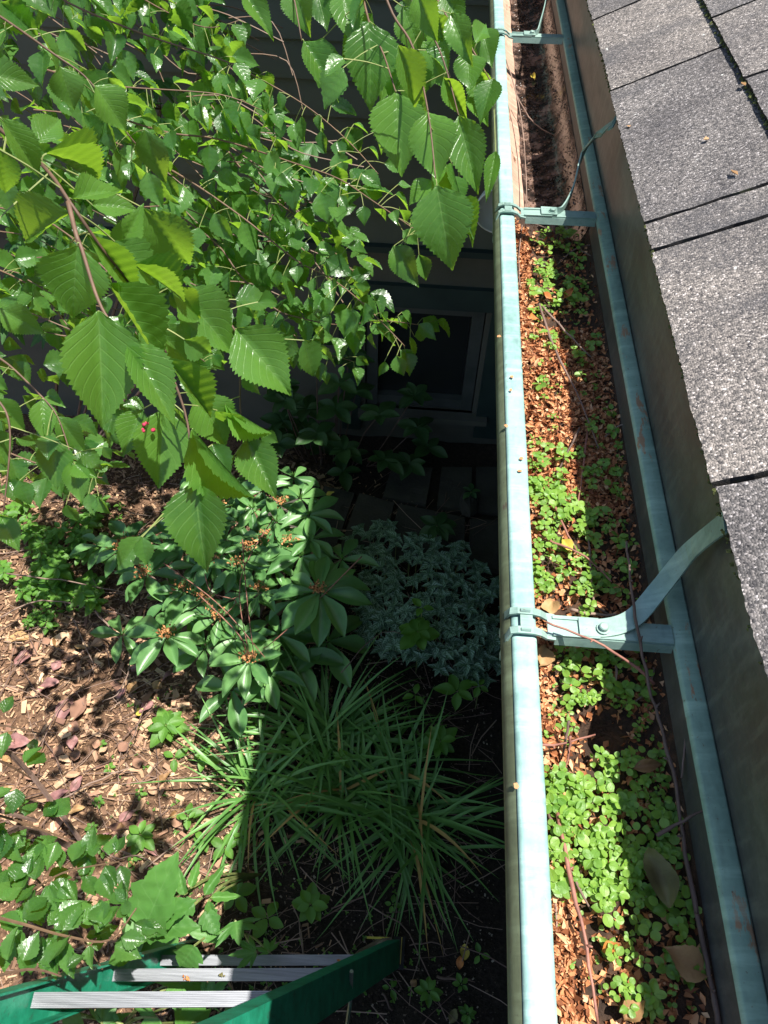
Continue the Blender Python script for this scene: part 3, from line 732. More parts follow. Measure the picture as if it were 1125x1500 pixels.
single('compost', mb, M_bed, (.15, .3, 2.05), 'dark rotted leaf compost filling the gutter under the seedlings', 'compost', kind='stuff', smooth=True)
# loose birch seed scales
def flake_mb(mb, p, r, up_=.75):
    n = (Vector((0, 0, up_)) + rnd_unit() * .75).normalized(); a = n.orthogonal().normalized(); a.rotate(Matrix.Rotation(random.uniform(0, 6.28), 3, n)); b = n.cross(a)
    L = random.choice((1.0, 1.5, .8)); k = .35 * r
    c = [p + a * r * L, p + b * r * .7 + n * k, p + a * r * .15 + b * r * .3 - n * k * .2, p - a * r * L * .8 + n * k * .5, p - b * r * .6 + n * k]
    mb.add(c, [(0, 1, 2), (1, 3, 2), (2, 3, 4), (0, 2, 4)])
mb = MB(); cnt = 0
while cnt < 26000:
    x = random.uniform(.10, .204); y = random.uniform(-.1, .99)
    if y > .45 and y < .73: d = 1.0
    elif y < .25: d = 1.0 if x < .128 + .012 * fn(y, 1, 12) else .22
    elif y > .73: d = .95 if x < .128 else .12
    else: d = .8 if x < .118 else .25
    if .02 < y < .1 and x > .13: d = .3
    if math.hypot(x - hole.x, y - hole.y) < .017: d = .03
    if y > .93: d *= .3 if x > .12 else 1
    cnt += 1
    if random.random() > d: continue
    flake_mb(mb, Vector((x, y, bed(x, y) + random.uniform(0, .005))), random.uniform(.0022, .0044))
single('seed_scale_litter', mb, M_flake, (.15, .3, 2.05), 'loose orange brown birch seed scales heaped along the sunlit side of the gutter', 'leaf litter', kind='stuff')
mb = MB()
for i in range(9000):
    a_ = random.triangular(246, 352, 285); y = random.uniform(.90, 2.3)
    dd = .50 + .9 * fn(a_ / 60, y, 9, 3) + (.30 if a_ < 285 else -.12)
    if random.random() > dd: continue
    a = math.radians(a_); r = GR - random.uniform(.0030, .0055)
    flake_mb(mb, Vector((GCX + r * math.cos(a), y, GCZ + 1.04 * r * math.sin(a))), random.uniform(.0011, .0026), 1.4)
single('wet_litter', mb, M_muckflake, (.15, 1.5, 2.03), 'wet dark brown litter scattered on the empty copper floor of the gutter', 'wet litter', kind='stuff')
def wet_mat():
    m, t, out = nm('wet_muck')
    p = N(t, 'ShaderNodeBsdfPrincipled'); geo = N(t, 'ShaderNodeNewGeometry')
    c = ramp(t, tex_noise(t, geo.outputs['Position'], 40, 5), [(0.38, (0.014, 0.011, 0.010)), (0.50, (0.05, 0.032, 0.026)), (0.60, (0.20, 0.13, 0.10))])
    t.links.new(c, p.inputs['Base Color']); p.inputs['Roughness'].default_value = .12
    t.links.new(bump(t, tex_noise(t, geo.outputs['Position'], 120, 3), .4, .001), p.inputs['Normal'])
    t.links.new(p.outputs[0], out.inputs[0]); return m
mb = MB(); vs = []; ny_ = 240
for j in range(ny_ + 1):
    y = .93 + 1.45 * j / ny_
    for i in range(17):
        a = math.radians(248 + 104 * i / 16 + (3 * fn(y, 2, 16) if i == 0 else 0)); r = GR - .0012 - (.0026 + .0014 * fn(i * .4, y, 34, 7)) * (1 - abs(i - 6) / 10.0 if abs(i - 6) < 10 else 0)
        vs.append((GCX + r * math.cos(a), y, GCZ + 1.04 * r * math.sin(a)))
mb.add(vs, [(j * 17 + i, j * 17 + i + 1, (j + 1) * 17 + i + 1, (j + 1) * 17 + i) for j in range(ny_) for i in range(16)])
single('wet_muck', mb, wet_mat(), (.15, 1.5, 2.03), 'thin wet brown muck with puddles on the floor of the empty gutter', 'muck', kind='stuff', smooth=True)

# ---- seedlings in the gutter
seed_leaves = [leaf_mesh('seedling_leaf', M_seed, ROUND, rows=7, tooth=0, fold=.12, droop=.1, pleat=0, seed=i, wave=.03, cols=(0, .55, 1.0)) for i in range(3)] + [leaf_mesh('seedling_leaf', M_seed, OVAL, rows=7, tooth=0, fold=.35, droop=.25, pleat=0, seed=7 + i, wave=.05, cols=(0, .55, 1.0)) for i in range(2)]
def stem_mesh():
    m = MB(); m.tube([(0, 0, 0), (.03, .02, .6), (0, 0, 1.0)], [.06, .05, .04], 4); return m.mesh('stem', M_greentwig)
seed_stem = stem_mesh()
zones = [  # photo box, how many, wording
    ((775, 700, 870, 905), 62, 'round-leaved green seedling in the sunlit patch behind the nearest gutter bracket', 'sunlit seedlings behind the near bracket'),
    ((855, 690, 955, 890), 30, 'round-leaved seedling in the roof shade behind the nearest gutter bracket', 'shaded seedlings behind the near bracket'),
    ((795, 940, 945, 1075), 42, 'round-leaved seedling in the gutter in front of the nearest bracket', 'seedlings in front of the near bracket'),
    ((800, 1110, 900, 1310), 62, 'yellow-green sunlit seedling at the near end of the gutter', 'sunlit seedlings at the near end'),
    ((880, 1100, 1010, 1330), 52, 'mid-green seedling under the roof edge at the near end of the gutter', 'shaded seedlings at the near end'),
    ((880, 1330, 1050, 1500), 22, 'seedling among brown leaves at the bottom end of the gutter', 'seedlings among the brown leaves'),
    ((772, 480, 925, 700), 20, 'small seedling poking through the orange seed scales in the gutter', 'seedlings among the orange scales'),
    ((775, 335, 890, 470), 48, 'tiny dull green seedling in the shade just past the second bracket side', 'shaded seedlings by the second bracket')]
nseed = 0
extra_items = []
zones = zones + [(z[0], m, '', '') for z, m in ((zones[0], 60), (zones[1], 20), (zones[2], 30), (zones[3], 75), (zones[4], 75), (zones[5], 22), (zones[6], 40), (zones[7], 45))]
for (box, n, lab, grp) in zones:
    k = 0; tries = 0
    while k < n and tries < 5000:
        tries += 1
        p = atz(random.uniform(box[0], box[2]), random.uniform(box[1], box[3]), 2.058)
        if not (.107 < p.x < .201): continue
        if math.hypot(p.x - hole.x, p.y - hole.y) < .022: continue
        if random.random() > .75 + 1.2 * fn(p.x, p.y, 22, 4): continue
        k += 1
        p.z = bed(p.x, p.y); H = random.uniform(.007, .017)
        nl = random.choice((2, 3, 4, 4, 5)); rad = random.choice((random.uniform(.0030, .0048), random.uniform(.0046, .0070))) * (1.0 if p.y < .75 else 1.12)
        a0 = random.uniform(0, 6.28); lean = Vector((random.uniform(-.3, .1), random.uniform(-.3, .2), 1))
        top = p + lean * H
        as_thing = nseed < 300
        if as_thing:
            nseed += 1
            root = thing('seedling', p, lab, 'seedling', grp)
            place(root, 'stem', seed_stem, Matrix(((.01, 0, lean.x * H, p.x), (0, .01, lean.y * H, p.y), (0, 0, H, p.z), (0, 0, 0, 1))))
        for q in range(nl):
            a = a0 + q * (PI if nl == 2 else 2 * PI / nl) + random.uniform(-.3, .3)
            d = Vector((math.cos(a), math.sin(a), random.uniform(-.15, .45))).normalized()
            s = rad * random.uniform(.8, 1.15)
            M = frame(top + d * .001, top + d * (s * 1.15) * 1.12, (Vector((0, 0, 1)) + rnd_unit() * .6), s * random.uniform(.8, 1.15))
            if as_thing: place(root, 'leaf', random.choice(seed_leaves), M)
            else: extra_items.append((random.randrange(5), M))
# tiny sprouts filling between them
for i in range(260):
    y = random.choice((random.uniform(.03, .2), random.uniform(.36, .75), random.uniform(.22, .3)))
    x = random.uniform(.108, .20)
    if math.hypot(x - hole.x, y - hole.y) < .024: continue
    z = bed(x, y) + random.uniform(.002, .006); a = random.uniform(0, 6.28)
    for q in range(2):
        d = Vector((math.cos(a + q * PI), math.sin(a + q * PI), .3)); s = random.uniform(.002, .0034)
        extra_items.append((random.randrange(3), frame(Vector((x, y, z)), Vector((x, y, z)) + d * s, Vector((0, 0, 1)) + rnd_unit() * .4, s)))
o = bpy.data.objects.new('sprouts', joined('sprouts', seed_leaves, extra_items, [M_seed])); C.objects.link(o)
tag(o, 'tiny green sprouts coming up between the seedlings in the gutter compost', 'sprouts', kind='stuff')

# ---- twigs in the gutter
def gtwig(pts, r, label, mat=M_twig, sub=None):
    P = []
    for i, q in enumerate(pts):
        p = atz(q[0], q[1], q[2]); 
        if p.x < .199 and q[2] < 2.09: p.z = max(p.z, bed(min(max(p.x, .1), .205), p.y) + .003)
        P.append(p)
    P = smoothpts(P, 4)
    for i in range(1, len(P) - 1): P[i] += rnd_unit() * r * .45
    mb = MB(); n = len(P)
    mb.tube(P, [r * (1.1 - .55 * i / n) * random.uniform(.85, 1.15) for i in range(n)], 6)
    for i in range(3, n - 2, 5):       # buds and side stubs
        d = rnd_unit(); d.z = abs(d.z); mb.tube([P[i], P[i] + d * r * 2.6], [r * .8, r * .3], 5)
    if sub:
        Q = smoothpts([atz(*q) for q in sub], 4); mb.tube(Q, [r * (.75 - .4 * i / len(Q)) for i in range(len(Q))], 5)
    single('twig', mb, mat, P[0], label, 'twig', smooth=True)
Z = 2.064
gtwig([(1052, 1500, 2.072), (1040, 1430, 2.072), (1020, 1340, 2.072), (1003, 1250, 2.074), (990, 1150, 2.08), (972, 1078, 2.083), (955, 1020, 2.09), (937, 940, 2.105), (926, 870, 2.112), (918, 793, 2.12)], .0017, 'long dark twig rising from the near end of the gutter across the bracket bar')
gtwig([(958, 1002, 2.09), (925, 972, 2.10), (868, 938, 2.11), (800, 911, 2.112)], .0012, 'thin reddish twig lying diagonally in front of the bracket bar', M_twigred)
gtwig([(789, 784, Z), (815, 796, 2.072), (843, 807, 2.072), (870, 826, Z), (896, 852, Z)], .0011, 'reddish brown twig slanting across the seedlings above the near bracket', M_twigred)
gtwig([(811, 738, Z), (828, 775, 2.07), (845, 808, Z)], .0012, 'short red twig pointing down to the yellow leaf', M_twigred)
gtwig([(781, 800, Z), (792, 842, Z), (798, 882, Z)], .0010, 'thin dark twig along the bead just above the near bracket clip')
gtwig([(860, 765, Z), (864, 820, Z), (870, 882, Z), (893, 900, Z)], .0012, 'bent grey twig ending by the bracket bolt')
gtwig([(836, 893, 2.06), (870, 900, Z), (905, 901, Z)], .0014, 'dark twig lying parallel against the back of the near bracket bar')
gtwig([(790, 445, 2.07), (813, 513, 2.07), (851, 589, 2.07), (877, 657, Z)], .0014, 'long pinkish grey twig lying down the middle of the orange litter')
gtwig([(795, 449, Z), (828, 485, 2.07), (866, 523, Z)], .0013, 'dark twig slanting right at the start of the orange litter')
gtwig([(849, 627, 2.068), (833, 660, 2.07), (813, 698, Z)], .0012, 'dark twig leaning left at the foot of the orange litter')
gtwig([(862, 622, Z), (855, 680, Z), (847, 738, Z)], .0012, 'upright red brown twig above the green seedling patch', M_twigred)
gtwig([(933, 613, 2.075), (905, 625, 2.07), (886, 640, Z)], .0010, 'thin twig sticking out against the back wall beside the orange litter')
gtwig([(817, 1191, 2.07), (840, 1304, 2.075), (859, 1387, 2.075), (876, 1500, 2.07)], .0016, 'long red brown twig along the sunlit scales at the near end', M_twigred)
gtwig([(802, 1190, Z), (830, 1262, 2.07), (866, 1334, Z)], .0012, 'pale brown twig beside the bead at the near end', M_twig)
gtwig([(812, 1300, Z), (816, 1370, Z)], .0009, 'short pale twig stub standing in the near scales')
gtwig([(962, 1224, 2.085), (1000, 1203, 2.09), (1036, 1184, 2.095)], .0013, 'short brown twig poking over the back wall at the near end', M_twig)
gtwig([(834, 1056, 2.085), (828, 1085, 2.075), (822, 1112, Z)], .0012, 'dark twig stub standing by the black hole in the compost')
gtwig([(836, 1078, 2.085), (833, 1105, 2.075), (826, 1135, Z)], .0010, 'pale pink twig stub standing by the black hole in the compost', M_twigred)
gtwig([(788, 1092, 2.082), (820, 1090, 2.08), (872, 1076, 2.075)], .0011, 'thin red twig lying across the gutter above the black hole', M_twigred)
gtwig([(741, 87, 2.076), (757, 140, 2.066), (768, 211, 2.056), (772, 302, 2.056)], .0010, 'pale grey twig resting down the inner copper wall near the second bracket')
gtwig([(757, 140, 2.06), (783, 181, 2.045), (832, 208, 2.04)], .0010, 'thin brown twig crossing the wet gutter floor')
gtwig([(778, 326, 2.06), (808, 338, 2.062), (837, 356, 2.06)], .0011, 'grey twig lying just below the second bracket')
gtwig([(868, 358, 2.068), (840, 366, 2.067), (817, 387, 2.06)], .0010, 'curved grey twig in the shaded seedlings')
gtwig([(848, 365, 2.066), (870, 378, 2.066)], .0008, 'tiny grey twig beside the curved twig in the shade')
gtwig([(765, 330, 2.068), (760, 380, 2.068), (762, 420, 2.068)], .0009, 'pale straw twig upright against the inner wall below the second bracket')
gtwig([(1012, 1036, 2.09), (1003, 1090, 2.085), (998, 1140, 2.08)], .0009, 'fine dark twig against the back wall in front of the bracket')
gtwig([(902, 968, Z), (903, 1005, Z)], .0012, 'dark twig stub just in front of the bracket bar')
gtwig([(880, 985, 2.06), (906, 1022, 2.06)], .0015, 'thick brown twig stub left of the long twig')
gtwig([(958, 978, 2.07), (950, 1010, 2.066), (925, 1032, 2.06)], .0009, 'thin black twig between the long twig and back wall')

# ---- dead leaves in the gutter
def blob_leaf(name, mat, prof, seed, fold=.5, wave=.12, tooth=.06):
    return leaf_mesh(name, mat, prof, rows=14, tooth=tooth, fold=fold, droop=random.uniform(-.25, .3), pleat=.015, nv=6, seed=seed, wave=wave)
def dead(u, v, z, L, W, ang, mat, label, tilt=.3, prof=BIRCH):
    p = atz(u, v, z); d = Vector((math.cos(ang), math.sin(ang), random.uniform(-.15, .25))).normalized()
    me = blob_leaf('dead_leaf', mat, prof, int(u * 7 + v))
    o = bpy.data.objects.new('dead_leaf', me); C.objects.link(o)
    o.matrix_world = frame(p - d * L / 2, p + d * L / 2, Vector((0, 0, 1)) + rnd_unit() * tilt, W)
    tag(o, label, 'leaf')
dead(832, 432, 2.068, .020, .010, .9, M_orangeleaf, 'small orange curled leaf at the end of the shaded seedlings')
dead(783, 466, 2.068, .013, .012, .2, M_orangeleaf, 'bright orange leaf scrap beside the bead above the orange litter')
dead(800, 438, 2.066, .020, .008, 2.6, M_orangeleaf, 'narrow orange curled leaf left of the small orange leaf')
dead(807, 888, 2.068, .018, .016, 1.4, M_dryleaf, 'tan leaf tucked behind the near bracket clip')
dead(797, 958, 2.069, .022, .016, 1.2, M_dryleaf, 'pale tan leaf just in front of the near bracket clip')
dead(828, 800, 2.068, .020, .010, 1.9, M_yellowleaf, 'yellow leaf lying among the seedlings behind the near bracket')
dead(958, 880, 2.062, .026, .022, .5, M_greybrown, 'yellowish rotting leaf under the curved bracket strap')
dead(930, 700, 2.060, .038, .030, 1.0, M_greybrown, 'large dark rotting leaf in the shade beside the back wall')
dead(950, 727, 2.064, .020, .014, .3, M_dryleaf, 'small brown leaf just below the large dark rotting leaf')
dead(950, 1122, 2.066, .022, .010, .2, M_dryleaf, 'tan leaf scrap above the near seedling patch')
dead(965, 1285, 2.074, .036, .021, 1.85, M_greybrown, 'large olive brown leaf standing in the near seedlings', .2, OVAL)
dead(1000, 1408, 2.070, .030, .020, 2.7, M_dryleaf, 'dark brown leaf at the bottom of the gutter by the back wall')
dead(930, 1480, 2.066, .018, .012, .7, M_dryleaf, 'small tan leaf at the bottom edge in the gutter')
dead(894, 1388, 2.066, .012, .009, .4, M_orangeleaf, 'rust coloured leaf scrap between the near twigs')
dead(780, 113, 2.045, .022, .008, 1.9, M_yellowleaf, 'pale yellow green leaf on the wet gutter floor past the second bracket')
dead(782, 122, 2.045, .014, .008, 1.1, M_greybrown, 'dull leaf lying against the pale yellow leaf on the wet floor')
dead(810, 17, 2.05, .022, .016, .5, M_orangeleaf, 'rusty leaf against the back wall past the third bracket')
for u, v, k in ((1090, 132, 0), (923, 194, 1), (1077, 262, 2), (1036, 212, 3)):
    r = ray(u, v); kk = (EZ - CAM.z - EX * math.tan(TH)) / (r.z - r.x * math.tan(TH)); p = CAM + r * kk + Vector((-st_, 0, ct)) * .0062
    mb = MB(); flake_mb(mb, p, .0045, 9)
    single('leaf_scrap', mb, M_dryleaf, p, ['tan leaf scrap on the upper shingle course', 'tan leaf scrap near the lower shingle edge', 'brown leaf scrap in the middle of the shingle', 'small brown leaf scrap by the upper course line'][k], 'leaf scrap')

# ================================================================== LADDER
lad = thing('ladder', (-.25, .34, 0), 'green fibreglass stepladder with aluminium treads standing at the bottom edge', 'ladder')
Lb, Rb = Vector((-.573, .313, .012)), Vector((.0566, .366, .012))
Lt, Rt = Vector((-.671, -.056, 1.62)), Vector((-.235, -.016, 1.62))
Ld = (Lt - Lb); Rd = (Rt - Rb)
def rail(b, t, side, mat=M_green):
    mb = MB(); d = (t - b).normalized(); xax = (Rb - Lb).normalized(); xax = (xax - d * xax.dot(d)).normalized(); yax = d.cross(xax).normalized()  # yax ~ -Y
    if yax.y < 0: yax = -yax
    def pb(x0, x1, y0, y1):
        vs = []
        for q in (b, t):
            for x, y in ((x0, y0), (x1, y0), (x1, y1), (x0, y1)): vs.append(q + xax * x + yax * y)
        mb.add(vs, [(3, 2, 1, 0), (4, 5, 6, 7), (0, 1, 5, 4), (1, 2, 6, 5), (2, 3, 7, 6), (3, 0, 4, 7)])
    w = .072
    if side < 0: pb(-.004, 0, -w / 2, w / 2); pb(0.0003, .026, w / 2 - .004, w / 2); pb(0.0003, .026, -w / 2, -w / 2 + .004)
    else: pb(0, .004, -w / 2, w / 2); pb(-.030, -.0003, w / 2 - .004, w / 2); pb(-.030, -.0003, -w / 2, -w / 2 + .004)
    return mb
part(lad, 'rail', rail(Lb, Lt, -1), M_green); part(lad, 'rail', rail(Rb, Rt, 1), M_green)
for q, s in ((Lb, -1), (Rb, 1)):
    mb = MB(); mb.box((q.x, q.y, .012), (.034, .084, .026)); part(lad, 'foot', mb, M_black)
mb = MB(); mb.ribbon([Rb + Vector((.0065, .04, .01)), Rb + Vector((.0065, -.03, .012))], (1, 0, 0), .02, .002); part(lad, 'yellow_edge', mb, M_yellow)
mb = MB(); mb.ribbon([Rb + Vector((-.10, .030, .02)), Rb + Vector((-.03, .034, .02))], (0, 0, 1), .006, .002); part(lad, 'yellow_edge', mb, M_yellow)
def tread(z, n):
    f = (z - Lb.z) / (Lt.z - Lb.z); a = Lb + Ld * f; f = (z - Rb.z) / (Rt.z - Rb.z); b = Rb + Rd * f
    a = a + Vector((.003, 0, 0)); b = b - Vector((.003, 0, 0))
    xd = (b - a).normalized(); yd = Vector((-xd.y, xd.x, 0)).normalized(); mb = MB()
    D = .025; prof = []
    nrib = 9
    for i in range(nrib):
        y = -D / 2 + D * i / nrib; wv = D / nrib
        prof += [(y, 0), (y + wv * .15, .0018), (y + wv * .6, .0018), (y + wv * .75, 0)]
    prof += [(D / 2, 0), (D / 2, -.007), (D / 2 - .003, -.007), (D / 2 - .003, -.003), (-D / 2 + .003, -.003), (-D / 2 + .003, -.007), (-D / 2, -.007)]
    k = len(prof); vs = []
    for q in (a, b):
        for y, h in prof: vs.append(q + yd * (y + .006) + Vector((0, 0, h)))
    mb.add(vs, [(i, (i + 1) % k, k + (i + 1) % k, k + i) for i in range(k)])
    return part(lad, 'tread', mb, M_alu), a, b, yd
for z in (.28, .60, .97, 1.36):
    tr, a, b, yd = tread(z, 0)
    rv = MB()
    for q, s in ((a, -1), (b, 1)):
        c = q + Vector((s * .005 - s*.001, 0, -.012)); rv.tube([c, c + Vector((s * .003, 0, 0))], [.006, .004], 8)
    part(lad, 'rivet', rv, M_steel, tr)
# top cap, rear legs and spreader rod (mostly behind the photographer)
mb = MB(); c = (Lt + Rt) / 2; mb.box((c.x, c.y - .05, 1.64), (.56, .16, .045)); part(lad, 'top_cap', mb, M_green)
for q, e in ((Lt, Vector((-.70, -.95, .01))), (Rt, Vector((-.08, -.92, .01)))):
    mb = MB(); mb.tube([q + Vector((0, -.09, 0)), e], .014, 4); part(lad, 'rear_leg', mb, M_green)
for z, y in ((.25, -.86), (.75, -.62), (1.2, -.4)):
    mb = MB(); mb.tube([(-.715, y, z), (-.13, y + .03, z)], .008, 6); part(lad, 'rear_brace', mb, M_alu)
pr = Rb + Rd * .44 + Vector((.009, 0, 0))
mb = MB(); mb.tube([pr + Vector((.004, .025, 0)), pr + Vector((.004, -.02, -.12)), pr + Vector((0, -.30, .18))], .0045, 6); part(lad, 'spreader_rod', mb, M_steel)
# litter on the treads and rail
for u, v, z, lab in ((540, 1408, .303, 'dark leaf crumb on the farthest ladder tread'), (418, 1475, .934, 'yellow brown leaf scrap on the nearest ladder tread'), (405, 1475, .934, 'black leaf crumb beside the yellow scrap on the nearest tread'),
                     (272, 1433, .614, 'rusty leaf scrap at left on the middle ladder tread'), (325, 1430, .614, 'dark red leaf scrap in the middle of the middle tread'), (486, 1431, .614, 'small black crumb near the right rail on the middle tread'), (140, 1476, .934, 'brown dirt clot at left on the nearest ladder tread'), (497, 1409, .303, 'orange crumb on the farthest ladder tread')):
    p = atz(u, v, z); mb = MB()
    for k in range(4): flake_mb(mb, p + Vector((random.uniform(-.006, .006), random.uniform(-.004, .004), .001)), random.uniform(.003, .006), 2)
    single('leaf_scrap', mb, M_yellowleaf if 'yellow' in lab else (M_orangeleaf if ('rusty' in lab or 'orange' in lab) else M_greybrown), p, lab, 'leaf scrap')

# ---- old board under the ladder
mb = MB(); a = atz(575, 1378, .03); b = atz(430, 1480, .03); d = (b - a).normalized(); s = Vector((-d.y, d.x, 0))
n = 14; vs = []
for i in range(n + 1):
    q = a.lerp(b, i / n); w = .035 * (1 + .15 * fn(i, 0, .9)) * (0.5 if i == 0 else 1)
    for k, off in enumerate((-1, -.5, 0, .5, 1)):
        vs.append(q + s * w * off + Vector((0, 0, .010 * fn(i * .7, off * 3, 1, 6) + (.012 if abs(off) < 1 else -.03))) - d * (.02 * fn(off * 4, 1, 1) if i == 0 else 0))
mb.add(vs, [(i * 5 + k, i * 5 + k + 1, (i + 1) * 5 + k + 1, (i + 1) * 5 + k) for i in range(n) for k in range(4)])
single('old_board', mb, M_board, a, 'weathered split wooden board lying on the soil under the ladder', 'board')

# ---- glass lamp shade hanging beyond the gutter
gc = atd(741, 309, 1.35); lamp = thing('lamp', gc, 'clear glass dome lamp half hidden behind the gutter at the second bracket', 'lamp')
mb = MB(); vs = []; R0 = .056; nseg = 36
ax_n = (CAM - gc).normalized(); ax_n = (ax_n + Vector((0.15, 0, -.9)) * .8).normalized()
ea = ax_n.orthogonal().normalized(); eb = ax_n.cross(ea)
for j in range(8):
    e = math.radians(8 + 82 * j / 7)
    for i in range(nseg):
        a = 2 * PI * i / nseg; vs.append(gc + (ea * math.cos(a) + eb * math.sin(a)) * R0 * math.sin(e) - ax_n * R0 * .8 * math.cos(e))
mb.add(vs, [(j * nseg + i, j * nseg + (i + 1) % nseg, (j + 1) * nseg + (i + 1) % nseg, (j + 1) * nseg + i) for j in range(7) for i in range(nseg)])
part(lamp, 'glass_shade', mb, M_clear, smooth=True)
mb = MB(); pts = [gc + (ea * math.cos(2 * PI * i / 36) + eb * math.sin(2 * PI * i / 36)) * R0 for i in range(37)]; mb.tube(pts, .0014, 5); part(lamp, 'rim', mb, noisy('pale_rim', [(.3, (.6, .62, .62)), (.7, (.75, .77, .77))], 40, .3))
mb = MB(); mb.tube([gc - ax_n * .04, gc - ax_n * .04 + Vector((.1, .05, .05)), Vector((.40, gc.y + .1, gc.z + .12)), Vector((.46, gc.y + .1, gc.z + .12))], .006, 6); part(lamp, 'arm', mb, M_black)
#@@PLANTS
# ================================================================== PLANTS
# ---- birch tree
birch = thing('birch_tree', (-2.9, .2, 0), 'birch tree whose drooping leafy branches fill the upper left of the view', 'tree')
big_leaves = [leaf_mesh('leaf', M_birch, BIRCH, rows=44, cols=(0, .2, .4, .6, .8, 1.0), tooth=.11, fold=random.uniform(.1, .6), droop=random.uniform(.02, .35), pleat=random.uniform(.014, .026), nv=random.uniform(7.5, 9.5), seed=i, wave=random.uniform(.015, .05), twist=random.uniform(-.5, .5)) for i in range(10)]
narrow_leaves = [leaf_mesh('leaf', M_birch, BIRCH, rows=36, tooth=.11, fold=1.0, droop=random.uniform(.02, .15), pleat=.03, nv=8.5, seed=20 + i, wave=.02) for i in range(3)]
small_leaves = [leaf_mesh('leaf', M_birch_s, BIRCH, rows=18, tooth=.13, fold=random.uniform(.1, .7), droop=random.uniform(0, .35), pleat=.03, nv=6, seed=40 + i, wave=.035) for i in range(8)]
all_birch = []   # collected: (visible size, branch object, mesh, matrix)
def branch(root, pts, r0, r1, mat=M_birchtwig, k=5):
    P = smoothpts(pts, k); n = len(P); mb = MB()
    mb.tube(P, [r0 + (r1 - r0) * i / (n - 1) for i in range(n)], 6)
    return part(root, 'branch', mb, mat, smooth=True), P
trunk = MB(); tp = [(-2.9, .2, -.05), (-2.85, .22, .8), (-2.75, .3, 1.7), (-2.6, .35, 2.6), (-2.65, .5, 3.8), (-2.5, .6, 5.2)]
trunk.tube(smoothpts(tp, 5), [.12 - .003 * i for i in range(26)], 12)
part(birch, 'trunk', trunk, M_trunk, smooth=True)
ends = {}
def P3(lst): return [atd(u, v, d) for u, v, d in lst]
# heavy limbs from the trunk to the frame (outside the picture)
for q in ([(-2.62, .35, 2.4), (-1.6, .6, 2.55), (-.9, .75, 2.5)], [(-2.6, .4, 2.9), (-1.7, 1.4, 2.9), (-1.2, 1.9, 2.55)], [(-2.6, .5, 3.6), (-1.2, 1.6, 3.3), (-.2, 1.6, 2.8), (.02, 1.55, 2.6)]):
    branch(birch, q, .035, .012, M_trunk)
BR = {
 'n1': [(-160, 60, .70), (-30, 165, .62), (60, 240, .56), (105, 300, .54), (150, 365, .56), (200, 430, .60), (245, 520, .62)],
 'n2': [(100, 296, .54), (112, 345, .53), (120, 365, .53), (144, 440, .52), (172, 490, .52), (205, 555, .52)],
 'n3': [(150, 380, .72), (215, 470, .74), (270, 600, .76), (282, 690, .76), (296, 715, .76)],
 'n4': [(200, 380, .85), (280, 440, .85), (345, 485, .84), (352, 600, .86), (362, 645, .86)],
 'n5': [(-60, 500, 1.0), (0, 525, 1.0), (50, 570, 1.0), (84, 610, 1.0), (106, 675, 1.0)],
 'n6': [(-50, 560, .8), (0, 590, .8), (15, 640, .8), (5, 750, .8)],
 't1': [(520, -60, .95), (540, 30, .92), (562, 80, .9), (580, 136, .88)],
 't2': [(548, -50, .85), (575, 20, .85), (605, 70, .84), (627, 164, .82), (638, 262, .80)],
 't3': [(600, -50, .95), (625, 30, .93), (650, 90, .92), (672, 170, .90)],
 't4': [(630, -20, 1.05), (655, 25, 1.05), (685, 62, 1.03), (705, 95, 1.02), (722, 125, 1.0)],
 't5': [(400, -70, .95), (425, -25, .95), (442, 60, .95)],
}
S = {
 's1': ([(60, -30, 1.55), (100, 4, 1.5), (216, 52, 1.5), (320, 86, 1.5), (361, 105, 1.5), (445, 153, 1.5), (507, 204, 1.48), (554, 255, 1.45)], 44),
 's2': ([(110, 150, 1.5), (236, 192, 1.45), (320, 204, 1.45), (434, 240, 1.4), (496, 262, 1.38), (547, 295, 1.36), (612, 339, 1.34)], 42),
 's3': ([(150, 200, 1.55), (256, 252, 1.5), (352, 316, 1.5), (432, 380, 1.5), (485, 408, 1.48), (533, 446, 1.46), (593, 507, 1.45)], 46),
 's4': ([(60, 100, 1.4), (132, 120, 1.4), (188, 128, 1.4), (320, 138, 1.42), (380, 160, 1.45)], 30),
 's5': ([(-60, -10, 1.1), (0, 24, 1.1), (80, 80, 1.1), (132, 120, 1.12), (190, 200, 1.15), (235, 250, 1.2)], 24),
 's6': ([(240, 300, 1.6), (316, 356, 1.6), (352, 404, 1.6), (400, 450, 1.6), (433, 464, 1.6), (497, 476, 1.58), (560, 470, 1.55), (628, 478, 1.52)], 40),
 's7': ([(150, -40, 1.7), (230, 10, 1.7), (300, 40, 1.7), (350, 30, 1.7)], 16),
 's8': ([(-20, 300, 1.5), (80, 330, 1.5), (180, 420, 1.5), (240, 480, 1.5), (300, 530, 1.5)], 34),
 's9': ([(-40, 380, 1.7), (60, 430, 1.7), (140, 540, 1.7), (190, 620, 1.7)], 30),
 's10': ([(-40, 640, 1.4), (30, 670, 1.4), (90, 690, 1.4), (150, 700, 1.4)], 14),
 's11': ([(-40, 200, 1.8), (80, 210, 1.8), (180, 250, 1.8), (300, 330, 1.8), (380, 400, 1.8)], 40),
 's12': ([(280, 120, 1.7), (340, 230, 1.7), (400, 290, 1.7), (450, 330, 1.7), (520, 400, 1.65)], 30),
 's13': ([(330, 380, 1.75), (380, 420, 1.75), (440, 500, 1.75), (520, 530, 1.7)], 18),
}
bo = {}
for k, q in BR.items(): bo[k] = branch(birch, P3(q), .0019 if k[0] == 'n' else .0017, .0008)
for k, (q, n) in S.items(): bo[k] = branch(birch, P3(q), .0022, .0009)
